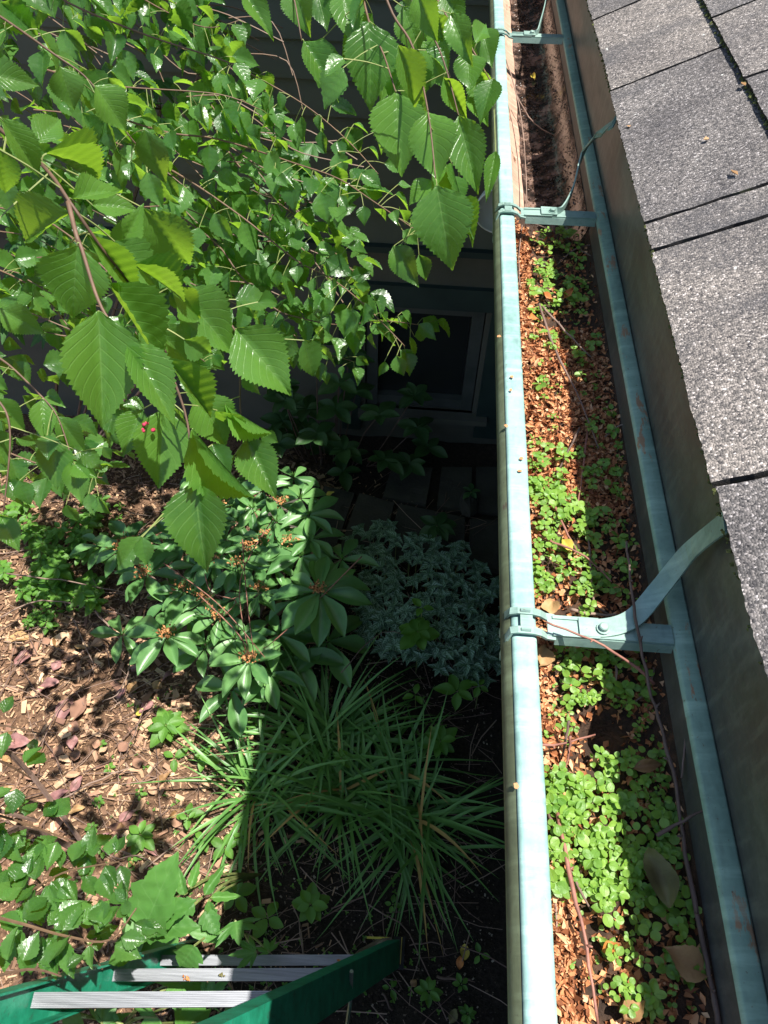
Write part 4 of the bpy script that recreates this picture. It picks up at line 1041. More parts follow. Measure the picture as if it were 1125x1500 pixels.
hand = [ # branch, base px, tip px, depth base, depth tip, width px, kind (b big facing, n narrow)
 ('n1', 0, 172, 66, 262, .52, .56, 42, 'b'), ('n1', -8, 215, 16, 290, .50, .54, 40, 'b'), ('n1', 55, 210, 90, 168, .56, .58, 42, 'b'), ('n1', 68, 225, 152, 264, .56, .62, 22, 'n'),
 ('n1', -25, 108, 58, 122, .60, .62, 42, 'b'), ('s5', 88, 98, 110, 162, .95, .98, 46, 'b'), ('s5', 138, 125, 190, 192, .92, .96, 50, 'b'), ('s5', 212, 190, 242, 272, 1.05, 1.1, 48, 'b'),
 ('n2', 105, 292, 185, 272, .56, .60, 46, 'b'), ('n2', 104, 313, 26, 352, .54, .58, 60, 'b'), ('n2', 113, 360, 103, 472, .53, .55, 96, 'b'), ('n2', 144, 456, 152, 630, .50, .52, 108, 'b'),
 ('n2', 188, 500, 262, 624, .51, .52, 64, 'b'), ('n1', 210, 305, 284, 402, .66, .72, 76, 'b'), ('n1', 172, 370, 210, 302, .64, .62, 42, 'b'), ('n1', 135, 300, 203, 306, .66, .68, 44, 'b'),
 ('n1', 128, 343, 208, 438, .56, .60, 34, 'n'), ('n1', 195, 388, 278, 437, .60, .64, 24, 'n'), ('n1', 156, 415, 246, 540, .57, .60, 44, 'n'), ('n3', 243, 524, 314, 614, .66, .70, 36, 'n'),
 ('n4', 262, 428, 350, 514, .80, .82, 74, 'b'), ('n4', 346, 482, 428, 579, .82, .84, 84, 'b'), ('n3', 290, 578, 336, 656, .82, .84, 66, 'b'), ('n4', 330, 592, 398, 640, .82, .86, 18, 'n'),
 ('n4', 361, 643, 404, 730, .86, .86, 58, 'b'), ('n3', 282, 628, 370, 734, .74, .78, 36, 'n'), ('n3', 286, 705, 296, 843, .74, .74, 90, 'b'), ('n3', 240, 598, 233, 718, .80, .82, 80, 'b'),
 ('n3', 208, 600, 180, 668, .86, .86, 50, 'b'), ('n5', 80, 643, 82, 718, 1.0, 1.0, 50, 'b'), ('n5', 84, 610, 126, 664, 1.0, 1.02, 34, 'b'), ('n5', 60, 586, 68, 648, 1.0, 1.0, 36, 'b'), ('n5', 106, 674, 120, 738, 1.0, 1.0, 36, 'b'), ('n5', 110, 680, 142, 700, 1.0, 1.0, 26, 'n'),
 ('n6', -8, 584, 40, 632, .85, .87, 32, 'b'), ('n6', -18, 628, 12, 684, .85, .87, 44, 'b'), ('n6', 2, 756, 28, 808, .8, .8, 34, 'b'), ('n6', -10, 752, 30, 770, .8, .82, 16, 'n'), ('n6', 0, 452, 66, 490, .8, .82, 44, 'b'),
 ('n1', 250, 420, 300, 470, .75, .8, 40, 'b'), ('n4', 285, 520, 240, 470, .86, .9, 50, 'b'), ('n3', 225, 480, 300, 545, .8, .84, 56, 'b'),
 ('t1', 540, 33, 547, 154, .90, .92, 76, 'b'), ('t5', 428, -22, 451, 47, .95, .96, 48, 'b'), ('t1', 580, 136, 588, 256, .88, .90, 78, 'b'), ('t2', 627, 164, 643, 264, .82, .83, 66, 'b'),
 ('t3', 672, 170, 700, 284, .90, .92, 56, 'b'), ('t2', 640, 272, 661, 395, .80, .82, 88, 'b'), ('t2', 583, 67, 619, 158, .80, .84, 42, 'b'), ('t4', 722, 116, 703, 176, 1.0, 1.0, 40, 'b'),
 ('t4', 698, 64, 713, 28, 1.02, 1.04, 28, 'b'), ('t4', 684, 78, 690, 130, 1.0, 1.0, 44, 'b'), ('t5', 356, -14, 402, 56, .98, 1.0, 36, 'b'), ('t5', 445, 60, 498, 145, .95, .97, 46, 'b'),
 ('s2', 577, 360, 612, 420, 1.3, 1.3, 40, 'b'), ('t2', 632, 264, 598, 300, .85, .86, 30, 'b'), ('t2', 662, 240, 690, 350, .88, .88, 30, 'n'), ('t4', 726, 222, 712, 295, 1.0, 1.0, 22, 'b'),
 ('t3', 650, 114, 684, 174, .92, .94, 26, 'n'), ('t3', 660, 20, 690, 90, .96, .96, 40, 'b'), ('t1', 500, -10, 520, 60, .95, .95, 50, 'b'), ('t1', 570, 60, 560, 150, .96, .97, 50, 'b'),
 ('t2', 610, -10, 640, 60, .88, .9, 42, 'b'), ('t3', 620, 60, 655, 130, .98, 1.0, 44, 'b'), ('t4', 650, -10, 680, 45, 1.05, 1.06, 40, 'b'), ('t4', 700, 100, 724, 150, 1.03, 1.05, 34, 'n'), ('t1', 590, 10, 620, 80, .98, 1.0, 50, 'b'),
 ('t2', 600, 100, 612, 175, .9, .92, 36, 'b'), ('t1', 545, 20, 500, 90, .97, 1.0, 40, 'b'), ('t5', 460, -30, 480, 40, 1.0, 1.0, 44, 'b'), ('t1', 530, -30, 470, 30, 1.0, 1.02, 40, 'n'), ('t4', 690, 130, 715, 185, 1.05, 1.06, 30, 'b'),
 ('t4', 705, 40, 722, 95, 1.06, 1.06, 34, 'b'), ('t3', 640, 20, 655, 85, 1.0, 1.02, 34, 'n'), ('t2', 655, 255, 668, 320, .9, .9, 44, 'b'), ('t3', 672, 290, 694, 360, .95, .95, 22, 'n'),
]
camdir = lambda p: (CAM - p).normalized()
def petiole(mb, a, b, r=.0007): mb.tube(smoothpts([a, (a + b) / 2 + Vector((0, 0, .002)), b], 3), r, 4)
pet = {}
def nearest(P, q): return min(P, key=lambda p: (p - q).length)
for (bn, u0, v0, u1, v1, d0, d1, wpx, kd) in hand:
    a = atd(u0, v0, d0); b = atd(u1, v1, d1); w = wpx / FPX * (d0 + d1) / 2
    nrm = camdir((a + b) / 2) + Vector((0, 0, .25)) + rnd_unit() * .28
    if kd == 'n': me = random.choice(narrow_leaves); w *= 1.25; nrm += rnd_unit() * .5
    else: me = random.choice(big_leaves); w *= 1.06
    if wpx >= 95 or (u1, v1) in ((262, 624), (26, 352), (619, 158), (190, 192), (56, 122), (16, 290), (690, 130), (184, 272), (66, 262), (168, 90)):
        nrm = (SUN + camdir((a + b) / 2)).normalized() + rnd_unit() * .12
    M = frame(a, b, nrm, w)
    all_birch.append((wpx * 200, bo[bn][0], me, M))
    q = nearest(bo[bn][1], a)
    if (q - a).length < .12: pet.setdefault(bn, []).append((q, a))
    else:
        pet.setdefault(bn, []).append((q, a))
def auto_leaves(bn, n, L0, spread=.05, jitter=.02):
    obj, P = bo[bn]
    for i in range(n):
        f = (i + random.random()) / n; idx = min(len(P) - 2, int(f ** .9 * (len(P) - 1)) + 0); q = P[idx].lerp(P[idx + 1], random.random())
        d = (P[idx + 1] - P[idx]).normalized()
        side = d.cross(Vector((0, 0, 1))).normalized() * random.choice((-1, 1))
        L = L0 * random.uniform(.55, 1.15) * (1.05 - .35 * f)
        a = q + side * random.uniform(.008, .02 + spread * .5) + Vector((0, 0, random.uniform(-.035, .012))) + rnd_unit() * jitter
        dr = (side * random.uniform(.1, 1.0) + d * random.uniform(.1, .9) + Vector((0, 0, random.uniform(-1.3, .1)))).normalized()
        nrm = Vector((0, -.35, 1.0)) + rnd_unit() * .75
        M = frame(a, a + dr * L, nrm, L * random.uniform(.62, .8))
        tq = a + dr * L; rq = tq - CAM; zz = fwd.dot(rq)
        if right.dot(rq) / zz * FPX + 562.5 > 722: continue
        dist = (a - CAM).length
        all_birch.append((L / dist * 5000, obj, random.choice(small_leaves), M))
        pet.setdefault(bn, []).append((q, a))
for k, (q, n) in S.items(): auto_leaves(k, int(n * 1.25), .066 if k not in ('s5',) else .068)
for k in ('n1', 'n3', 'n4', 'n5', 'n6', 't1', 't3', 't4'): auto_leaves(k, 7, .055, .08, .03)
for k, lst in pet.items():
    mb = MB()
    for q, a in lst: petiole(mb, q, a)
    part(birch, 'petiole', mb, M_greentwig, kind='stuff')
# young tip of the nearest shoot
tip = atd(205, 560, .515); mb = MB()
for k in range(4):
    d = (Vector((random.uniform(-.6, .6), .3, -1)) + rnd_unit() * .3).normalized(); mb.tube([tip, tip + d * .006, tip + d * .012], [.0008, .002, .0003], 6)
part(birch, 'bud', mb, M_yellowleaf, bo['n2'][0], smooth=True)
# deeper foliage behind the named branches: many more leaves on thin side shoots
filler = []
def inpoly(u, v, poly):
    c = False; n = len(poly)
    for i in range(n):
        (x1, y1), (x2, y2) = poly[i], poly[(i + 1) % n]
        if (y1 > v) != (y2 > v) and u < (x2 - x1) * (v - y1) / (y2 - y1) + x1: c = not c
    return c
fp = [(-40, -40), (330, -40), (360, 60), (420, 170), (470, 250), (520, 330), (560, 470), (500, 500), (420, 520), (380, 470), (300, 520), (260, 600), (140, 700), (-40, 720)]
k = 0
while k < 760:
    u = random.uniform(-40, 560); v = random.uniform(-40, 720)
    if not inpoly(u, v, fp): continue
    if random.random() > .62 + .9 * fn(u / 100, v / 100, 1.1, 6) - (.25 if v < 150 and u > 220 else 0): continue
    k += 1
    d = random.uniform(1.55, 2.1) if v < 420 else random.uniform(1.4, 2.2)
    a = atd(u, v, d); L = random.choice((random.uniform(.04, .06), random.uniform(.055, .08)))
    if a.y > WY - .25: continue
    dr = (Vector((random.uniform(-.4, 1), random.uniform(-.6, .6), random.uniform(-1.2, .1)))).normalized()
    M = frame(a, a + dr * L, Vector((.1, -.2, 1.0)) + rnd_unit() * .8, L * random.uniform(.62, .8))
    filler.append((L / (a - CAM).length * 5000, None, random.choice(small_leaves), M))
# crown outside the frame, high on the left, so that the tree is whole
for i in range(1500):
    c = random.choice(((-3.0, .5, 4.2), (-3.1, .0, 3.4), (-3.3, .9, 3.6), (-3.0, -.4, 4.9), (-3.7, .3, 3.0), (-3.4, 1.4, 2.9)))
    a = Vector(c) + rnd_unit() * random.uniform(.1, .8); L = random.uniform(.05, .08)
    dr = (rnd_unit() + Vector((0, 0, -.6))).normalized()
    filler.append((0, None, random.choice(small_leaves[:3]), frame(a, a + dr * L, Vector((0, 0, 1)) + rnd_unit() * .8, L * .7)))
everyl = sorted(all_birch + filler, key=lambda q: -q[0])
nobj = 0; rest = []; nm_bo = [bo[k][0] for k in S]
for q in everyl:
    if nobj < 300 and q[1] is not None:
        place(birch, 'leaf', q[2], q[3], q[1]); nobj += 1
    else: rest.append(q)
mesh_idx = {m.name: i for i, m in enumerate(small_leaves + big_leaves + narrow_leaves)}
me = joined('foliage', small_leaves + big_leaves + narrow_leaves, [(mesh_idx[q[2].name], Matrix.Translation(-birch.loc) @ q[3]) for q in rest], [M_birch_s])
o = bpy.data.objects.new('foliage', me); o.parent = birch.o; C.objects.link(o); o['kind'] = 'stuff'
# thin side shoots carrying the deeper foliage
mb = MB()
for i in range(70):
    u = random.uniform(-20, 430); v = random.uniform(-20, 480)
    if not inpoly(u, v, fp): continue
    d = random.uniform(1.55, 2.0); mb.tube(smoothpts([atd(u, v, d), atd(u + random.uniform(30, 70), v + random.uniform(0, 40), d), atd(u + random.uniform(80, 140), v + random.uniform(30, 90), d + .02)], 4), [.0015] * 9, 4)
part(birch, 'side_shoots', mb, M_birchtwig, kind='stuff')
# pink berries
p = atd(217, 627, .79); mb = MB()
for k in range(9):
    c = p + rnd_unit() * .006; vs = []
    for j in range(4):
        for i in range(6):
            e = PI * j / 3; a = 2 * PI * i / 6; vs.append(c + Vector((math.sin(e) * math.cos(a), math.sin(e) * math.sin(a), math.cos(e))) * .0024)
    mb.add(vs, [(j * 6 + i, j * 6 + (i + 1) % 6, (j + 1) * 6 + (i + 1) % 6, (j + 1) * 6 + i) for j in range(3) for i in range(6)])
single('berry_cluster', mb, M_berry, p, 'small cluster of crimson pink berries among the hanging birch leaves', 'berries', smooth=True)

# ---- maple sapling against the siding
def lobed(name, mat, seed):
    r = random.Random(seed); lobes = [(-1.25, .62), (-.65, .88), (0, 1.0), (.65, .88), (1.25, .62)]
    mb = MB(); vs = [(0, 0, 0)]; pts = []
    prev = None
    pts.append((-.12, -.02))
    for i, (a, l) in enumerate(lobes):
        for da, f in ((-.30, .50), (-.16, .72), (-.13, .66), (-.06, .86), (0, 1.0), (.06, .86), (.13, .66), (.16, .72), (.30, .50)):
            aa = a + da * (1.0); ll = l * f
            pts.append((math.sin(aa) * ll, .05 + math.cos(aa) * ll * .95))
    pts.append((.12, -.02))
    n = len(pts)
    for x, y in pts: vs.append((x * .5, y * .5, -.06 * (x * x + y * y) + .03 * math.sin(8 * math.atan2(x, y + .01))))
    mid = len(vs)
    for x, y in pts: vs.append((x * .25, y * .25, .012 * math.sin(5 * math.atan2(x, y + .01))))
    uv = [(.5, 0)] + [(.5 + x * .5, min(1, max(0, y))) for x, y in pts] + [(.5 + x * .25, min(1, max(0, y * .5))) for x, y in pts]
    fs = []
    for i in range(n - 1): fs.append((1 + i, 1 + i + 1, mid + i + 1, mid + i)); fs.append((0, mid + i, mid + i + 1))
    mb.add(vs, fs, 0, uv); return mb.mesh(name, mat, True)
M_maple = leafmat('maple_leaf', (0.02, 0.075, 0.02), (0.05, 0.14, 0.03), (0.14, 0.34, 0.04), 0.3, 0.5, nv=4, slope=1.0, stripes=.3)
maple_leaves = [lobed('leaf', M_maple, i) for i in range(3)]
sap = thing('maple_sapling', (-1.6, 2.1, 0), 'maple sapling with dark lobed leaves in the shade before the siding', 'sapling')
def sapling_leaves(box, n, dmin, dmax, size, root, meshes, stemmat=M_greentwig):
    for i in range(n):
        u = random.uniform(box[0], box[2]); v = random.uniform(box[1], box[3]); d = random.uniform(dmin, dmax); a = atd(u, v, d)
        if a.y > WY - .1: a *= 1; a.y = WY - .12
        dr = (Vector((random.uniform(-.7, .7), -.6, random.uniform(-.6, .1)))).normalized(); L = size * random.uniform(.7, 1.2)
        place(root, 'leaf', random.choice(meshes), frame(a, a + dr * L, Vector((0, -.3, 1)) + rnd_unit() * .4, L * 1.0))
        yield a
for box, n in (((255, 0, 310, 70), 6), ((330, 210, 480, 330), 14), ((0, 330, 110, 480), 16), ((150, 70, 240, 180), 5), ((300, 320, 420, 420), 8)):
    pts = list(sapling_leaves(box, n, 1.95, 2.15, .17, sap, maple_leaves))
    mb = MB(); c = sum(pts, Vector()) / len(pts)
    for q in pts: mb.tube([q, q.lerp(c, .5) + Vector((0, .05, -.05)), c + Vector((0, .1, -.1))], .002, 4)
    mb.tube(smoothpts([c + Vector((0, .1, -.1)), c.lerp(Vector((-1.6, 2.1, 0)), .5), Vector((-1.6, 2.1, 0))], 4), .006, 5)
    part(sap, 'stem', mb, M_twig)

# ---- dark leafy shrub below the window
dk = thing('dark_shrub', (-.45, 2.3, 0), 'dim broad-leaved shrub in deep shade below the basement window', 'shrub')
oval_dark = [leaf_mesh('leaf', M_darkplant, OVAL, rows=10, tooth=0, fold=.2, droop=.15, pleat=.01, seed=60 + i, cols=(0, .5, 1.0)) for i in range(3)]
stm = MB()
for i in range(26):
    u = random.uniform(370, 640); v = random.uniform(490, 720); a = aty(u, v, random.uniform(2.15, 2.42))
    if a.z < .05: a.z = random.uniform(.08, .2)
    n = random.choice((4, 5, 6)); a0 = random.random() * 6
    for q in range(n):
        an = a0 + 2 * PI * q / n; dr = Vector((math.cos(an), math.sin(an) * .8, random.uniform(-.1, .35))).normalized(); L = random.uniform(.07, .11)
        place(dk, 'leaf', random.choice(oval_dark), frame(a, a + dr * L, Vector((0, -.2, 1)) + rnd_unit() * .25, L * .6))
    stm.tube(smoothpts([a, Vector(((a.x * .7 - .13), 2.3, a.z * .5)), Vector((a.x * .5 - .22, 2.35, 0))], 3), .003, 4)
part(dk, 'stem', stm, M_twig)

# ---- shrub with whorled leaves and dry seed heads
rh = thing('shrub', (-.75, 1.5, 0), 'evergreen shrub with whorls of long leaves and rusty dry seed heads', 'shrub')
rl = [leaf_mesh('leaf', M_rhodo, LANCE, rows=14, tooth=.0, fold=random.uniform(.15, .45), droop=random.uniform(.05, .3), pleat=.0, seed=80 + i, wave=.02, cols=(0, .5, 1.0)) for i in range(6)]
wh = [ # px, py, height, leaf length m, leaves, seed head
 (245, 932, .36, .105, 10, 1), (366, 968, .36, .095, 8, 1), (468, 868, .52, .115, 11, 1), (213, 843, .34, .10, 9, 1), (180, 805, .30, .10, 8, 1), (192, 797, .30, .09, 6, 1), (347, 830, .42, .075, 9, 1),
 (313, 822, .40, .075, 8, 1), (425, 797, .45, .075, 9, 1), (388, 790, .42, .07, 8, 1), (270, 865, .34, .075, 7, 1), (322, 905, .36, .075, 8, 1), (382, 868, .44, .07, 7, 1), (405, 765, .45, .075, 8, 0),
 (452, 755, .48, .085, 9, 0), (440, 815, .46, .10, 8, 0), (350, 765, .40, .07, 8, 0), (300, 760, .36, .08, 8, 0), (260, 790, .33, .08, 7, 0), (385, 720, .42, .08, 8, 0), (340, 720, .38, .075, 8, 0),
 (300, 950, .28, .09, 7, 0), (340, 1010, .22, .11, 6, 0), (410, 930, .34, .10, 7, 0), (430, 960, .24, .12, 6, 0), (395, 985, .25, .09, 6, 0), (180, 930, .22, .08, 6, 0), (290, 700, .34, .07, 7, 0), (480, 940, .25, .12, 6, 0),
 (430, 700, .42, .07, 6, 0), (320, 745, .38, .07, 8, 1), (370, 745, .42, .07, 8, 0), (410, 740, .44, .07, 8, 1), (455, 790, .47, .08, 8, 0), (330, 790, .40, .07, 8, 0), (365, 805, .42, .07, 8, 1), (400, 830, .44, .07, 8, 0), (290, 830, .36, .07, 8, 0), (240, 800, .32, .08, 7, 0), (300, 880, .36, .07, 8, 1), (345, 935, .34, .08, 8, 0), (430, 880, .42, .08, 8, 0), (250, 880, .3, .08, 7, 0), (440, 730, .46, .08, 8, 0), (150, 800, .24, .08, 7, 0), (360, 870, .38, .08, 8, 0), (275, 905, .28, .09, 7, 0), (500, 820, .45, .09, 6, 0)]
ns = 0
for (u, v, h, L, n, sd) in wh:
    c = atz(u, v, h); base = Vector((-.75 + (c.x + .75) * .45, 1.5 + (c.y - 1.5) * .45, 0))
    mb = MB(); mb.tube(smoothpts([base, base.lerp(c, .5) + Vector((random.uniform(-.03, .03), random.uniform(-.03, .03), .02)), c], 4), [.007 - .0005 * i for i in range(9)], 5)
    br = part(rh, 'branch', mb, M_twig)
    a0 = random.random() * 6.28
    for q in range(n):
        an = a0 + 2 * PI * q / n + random.uniform(-.2, .2); el = random.uniform(-.35, .28)
        dr = Vector((math.cos(an), math.sin(an), el)).normalized(); l = L * random.uniform(1.1, 1.55)
        st0 = c + Vector((math.cos(an), math.sin(an), 0)) * .006
        place(rh, 'leaf', random.choice(rl), frame(st0, st0 + dr * l, Vector((0, 0, 1)) + rnd_unit() * .22, l * random.uniform(.34, .44)), br); ns += 1
    if sd:
        mb = MB()
        for k in range(70 if L > .09 else 44):
            flake_mb(mb, c + Vector((random.gauss(0, .016), random.gauss(0, .011), .020 + random.uniform(0, .024))), random.uniform(.004, .008), .3)
        part(rh, 'seed_head', mb, M_seedhead, br)
    else:
        mb = MB()
        for k in range(4):
            dr = (Vector((0, 0, 1)) + rnd_unit() * .5).normalized(); mb.tube([c, c + dr * .02, c + dr * .03], [.0015, .003, .0005], 5)
        part(rh, 'bud', mb, M_weed, br)
print('whorl leaves', ns)
# bare twigs through the shrub
for pts, lab in (([(400, 760, .6), (352, 850, .58), (365, 960, .42)], 'bare pinkish twig hanging across the middle of the whorled shrub'),
                 ([(355, 790, .6), (362, 880, .55), (372, 960, .42)], 'thin upright grey twig above the lowest seed head'),
                 ([(240, 825, .5), (320, 885, .5), (388, 963, .45)], 'long pinkish twig slanting down through the shrub'),
                 ([(530, 815, .62), (455, 890, .5), (400, 940, .42), (385, 950, .4)], 'curved grey twig by the large shaded whorl'),
                 ([(290, 870, .5), (350, 930, .48), (362, 962, .4)], 'thin pale twig left of the lowest seed head'),
                 ([(300, 840, .46), (310, 868, .44), (345, 880, .46), (330, 900, .44)], 'crooked grey twig in the centre of the shrub')):
    P = smoothpts([atz(*q) for q in pts], 5); mb = MB(); mb.tube(P, [.0022 - .001 * i / len(P) for i in range(len(P))], 5)
    for i in range(2, len(P) - 1, 4): mb.tube([P[i], P[i] + rnd_unit() * .03], [.0013, .0006], 4)
    single('twig', mb, M_twigred, P[0], lab, 'twig', smooth=True)

# ---- silver variegated plant
sv = thing('silver_plant', (-.05, 1.6, 0), 'mound of small silver variegated leaves in the shade beside the gutter', 'plant')
sl_ = [leaf_mesh('leaf', M_silver, POINTY, rows=8, tooth=.12, fold=.3, droop=.15, pleat=.04, nv=4, seed=100 + i, cols=(0, .5, 1.0)) for i in range(4)]
poly = [(512, 780), (560, 765), (610, 785), (640, 790), (690, 800), (715, 830), (742, 860), (750, 990), (700, 1000), (640, 985), (600, 960), (560, 970), (530, 930), (525, 880), (530, 830), (505, 800)]
items = []; pts = []
k = 0
while k < 190:
    u = random.uniform(500, 760); v = random.uniform(760, 1005)
    if not inpoly(u, v, poly): continue
    if any((u - a) ** 2 + (v - b) ** 2 < 64 for a, b in pts): continue
    k += 1; pts.append((u, v))
    fx = 1 - min(1, math.hypot((u - 630) / 130, (v - 880) / 125)); c = atz(u, v, .13 + .17 * math.sqrt(fx) + random.uniform(-.03, .02))
    a0 = random.random() * 6.28; n = random.choice((4, 5, 6))
    for q in range(n):
        an = a0 + 2 * PI * q / n; dr = Vector((math.cos(an), math.sin(an), random.uniform(-.35, .35))).normalized(); L = random.uniform(.030, .052)
        items.append((L, random.randrange(4), frame(c, c + dr * L, Vector((0, 0, 1)) + rnd_unit() * .25, L * .62)))
    if k % 3 == 0:
        mb = MB(); mb.tube([c, Vector((c.x * .9 - .005, 1.6 + (c.y - 1.6) * .8, 0))], .0015, 4); part(sv, 'stem', mb, M_greentwig)
items.sort(key=lambda q: -q[0])
for L, i, M in items[:300]: place(sv, 'leaf', sl_[i], M)
me = joined('foliage', sl_, [(i, Matrix.Translation(-sv.loc) @ M) for L, i, M in items[300:]], [M_silver])
o = bpy.data.objects.new('foliage', me); o.parent = sv.o; C.objects.link(o); o['kind'] = 'stuff'

# ---- strap-leaved lily turf clumps
def blade(mb, base, az, L, rise, w, droop):
    n = 9; d = Vector((math.cos(az), math.sin(az), 0)); s = Vector((-d.y, d.x, 0)); vs = []; uv = []
    x = 0; z = 0; ang = rise
    p = Vector(base); sw = random.uniform(-.35, .35)
    for i in range(n + 1):
        t = i / n; ww = w * (.6 + .6 * min(1, t * 3)) * (1 - max(0, t - .55) / .45 * .95) * .5
        for k, off in enumerate((-1, 0, 1)):
            q = p + s * ww * off + Vector((0, 0, -abs(off) * 0 + (.25 * ww if off else 0))); vs.append(q); uv.append((.5 + off * .5, t))
        dd = (d * math.cos(ang) + s * sw * t * math.cos(ang) + Vector((0, 0, math.sin(ang)))).normalized(); p = p + dd * L / n; ang -= droop / n
        if p.z < .012: p.z = .012; ang = max(ang, 0)
    fs = [(i * 3 + k, i * 3 + k + 1, (i + 1) * 3 + k + 1, (i + 1) * 3 + k) for i in range(n) for k in range(2)]
    mb.add(vs, fs, 0, uv)
cl = [((478, 1085), .07, 95, .46, 'lily turf clump farthest back, below the whorled shrub'), ((505, 1165), .08, 100, .42, 'largest lily turf clump in the centre of the bed'), ((605, 1205), .08, 95, .43, 'lily turf clump nearest the gutter, spreading over dark soil'), ((375, 1165), .07, 70, .42, 'lily turf clump on the left at the edge of the sunlit mulch'), ((575, 1130), .05, 50, .36, 'small lily turf clump between the central one and the gutter')]
for (u, v), sp, n, L, lab in cl:
    c = atz(u, v, .02); root = thing('lily_turf', (c.x, c.y, 0), lab, 'grass clump', 'lily turf clumps')
    for i in range(n):
        az = random.uniform(0, 2 * PI); b = c + Vector((random.gauss(0, sp * .5), random.gauss(0, sp * .4), -.015))
        mb = MB(); blade(mb, b, az, L * random.uniform(.6, 1.15), random.uniform(.35, 1.25), random.uniform(.006, .0105), random.uniform(.8, 1.9))
        part(root, 'blade', mb, M_yblade if random.random() < .05 else M_blade, smooth=True)

# ---- weeds
ov = [leaf_mesh('leaf', M_weed, OVAL, rows=12, tooth=.05, fold=.2, droop=.15, pleat=.01, seed=120 + i, cols=(0, .5, 1.0)) for i in range(4)]
def weed(u, v, h, n, L, label, mesh=ov, name='weed', cat='weed', tiers=1, wr=.55, group=None):
    c = atz(u, v, h); root = thing(name, (c.x, c.y, 0), label, cat, group); mb = MB()
    mb.tube([(c.x + .01, c.y + .01, 0), c], .0016, 5); part(root, 'stem', mb, M_greentwig)
    a0 = random.random() * 6
    for t in range(tiers):
        cc = c - Vector((0, 0, .02 * t))
        for q in range(n):
            an = a0 + t * .6 + 2 * PI * q / n + random.uniform(-.15, .15); dr = Vector((math.cos(an), math.sin(an), random.uniform(-.2, .3))).normalized()
            l = L * random.uniform(.8, 1.15) * (1 + .25 * t)
            place(root, 'leaf', random.choice(mesh), frame(cc + dr * .004, cc + dr * l, Vector((0, 0, 1)) + rnd_unit() * .2, l * wr))
weed(670, 1013, .20, 5, .075, 'five-leaved creeper sprig below the silver plant')
weed(702, 1005, .22, 4, .04, 'small bright green sprig right of the five-leaved creeper')
weed(612, 925, .34, 5, .06, 'broad-leaved green weed growing up through the silver plant', tiers=2, wr=.7)
weed(618, 890, .40, 3, .045, 'little bright green shoot above the broad-leaved weed')
weed(645, 1085, .16, 5, .055, 'pale green weed between creeper and lily turf', tiers=2)
weed(608, 1018, .14, 3, .05, 'dull green sprig among the upper lily turf blades')
weed(437, 1080, .12, 4, .05, 'green weed within the far lily turf clump')
weed(455, 1325, .16, 5, .05, 'two-tiered green weed at the left foot of the central lily turf', tiers=2, wr=.6)
weed(392, 1345, .10, 4, .07, 'broad dark green weed left of the two-tiered weed', wr=.6)
weed(575, 1325, .03, 4, .03, 'tiny weed below the middle of the lily turf')
weed(676, 1442, .03, 5, .028, 'tiny rosette weed on dark soil right of the ladder')
weed(628, 1452, .06, 4, .035, 'small weed close to the right ladder rail end', tiers=2)
weed(685, 1485, .03, 6, .026, 'tiny weed at the bottom edge beside the gutter', tiers=2)
weed(572, 1448, .04, 3, .03, 'small leafy sprig under the right ladder rail')
weed(703, 1398, .03, 3, .03, 'pair of small leaves beside the pale yellow leaf')
weed(243, 1062, .08, 6, .06, 'lime green weed in the sunlit mulch below the shrub', tiers=2)
weed(255, 1110, .03, 3, .05, 'small lime seedling below the lime weed')
weed(205, 1222, .06, 5, .05, 'lime green rosette in the middle of the sunlit mulch', tiers=2)
weed(145, 1175, .03, 7, .022, 'tiny clover-like weed in the mulch')
weed(275, 1195, .05, 4, .05, 'light green weed where mulch meets lily turf')
weed(300, 1108, .05, 4, .05, 'lime green weed at the top left of the lily turf')
weed(348, 1120, .05, 4, .045, 'small lime weed among the left lily turf blades')
weed(28, 1180, .04, 4, .035, 'small yellow-green weed at the left edge')
weed(135, 1212, .03, 6, .024, 'tiny sprig left of the lime rosette')
weed(160, 1125, .02, 5, .022, 'tiny pale sprig on bright wood chips')
weed(148, 1090, .02, 5, .022, 'minute green sprig among fallen leaves')
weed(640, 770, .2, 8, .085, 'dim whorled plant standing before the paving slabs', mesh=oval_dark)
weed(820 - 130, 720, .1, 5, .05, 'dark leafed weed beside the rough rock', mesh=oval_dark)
weed(330, 1240, .05, 5, .05, 'pale green weed under the left lily turf')
weed(500, 1110, .18, 6, .03, 'small bright weed in the heart of the lily turf', tiers=2)
weed(345, 1310, .05, 5, .06, 'green weed at the lower left tip of the lily turf', wr=.6)
for i in range(46):
    u, v = random.choice(((random.uniform(20, 130), random.uniform(780, 920)), (random.uniform(60, 200), random.uniform(740, 800)), (random.uniform(30, 90), random.uniform(870, 915)), (random.uniform(140, 400), random.uniform(1000, 1290))))
    weed(u, v, random.uniform(.02, .08), random.choice((3, 4, 5)), random.uniform(.018, .038), 'small green ground weed between the twigs and mulch at left', tiers=random.choice((1, 2)), group='small ground weeds at left')
for i in range(46):
    weed(random.uniform(-5, 150), random.uniform(725, 880), random.uniform(.05, .16), random.choice((4, 5, 6)), random.uniform(.03, .055), 'leafy green ground plant among the twigs left of the whorled shrub', tiers=2, group='ground plants left of the shrub')
mb = MB()
sp_items = []
for i in range(420):
    x = random.uniform(-1.0, .2); y = random.uniform(.2, 1.2); a = random.random() * 6; z = gz(x, y) + .008
    for q in range(3):
        d = Vector((math.cos(a + q * 2.1), math.sin(a + q * 2.1), .3)); s = random.uniform(.005, .011); sp_items.append((q, frame(Vector((x, y, z)), Vector((x, y, z)) + d * s, Vector((0, 0, 1)) + rnd_unit() * .3, s * .7)))
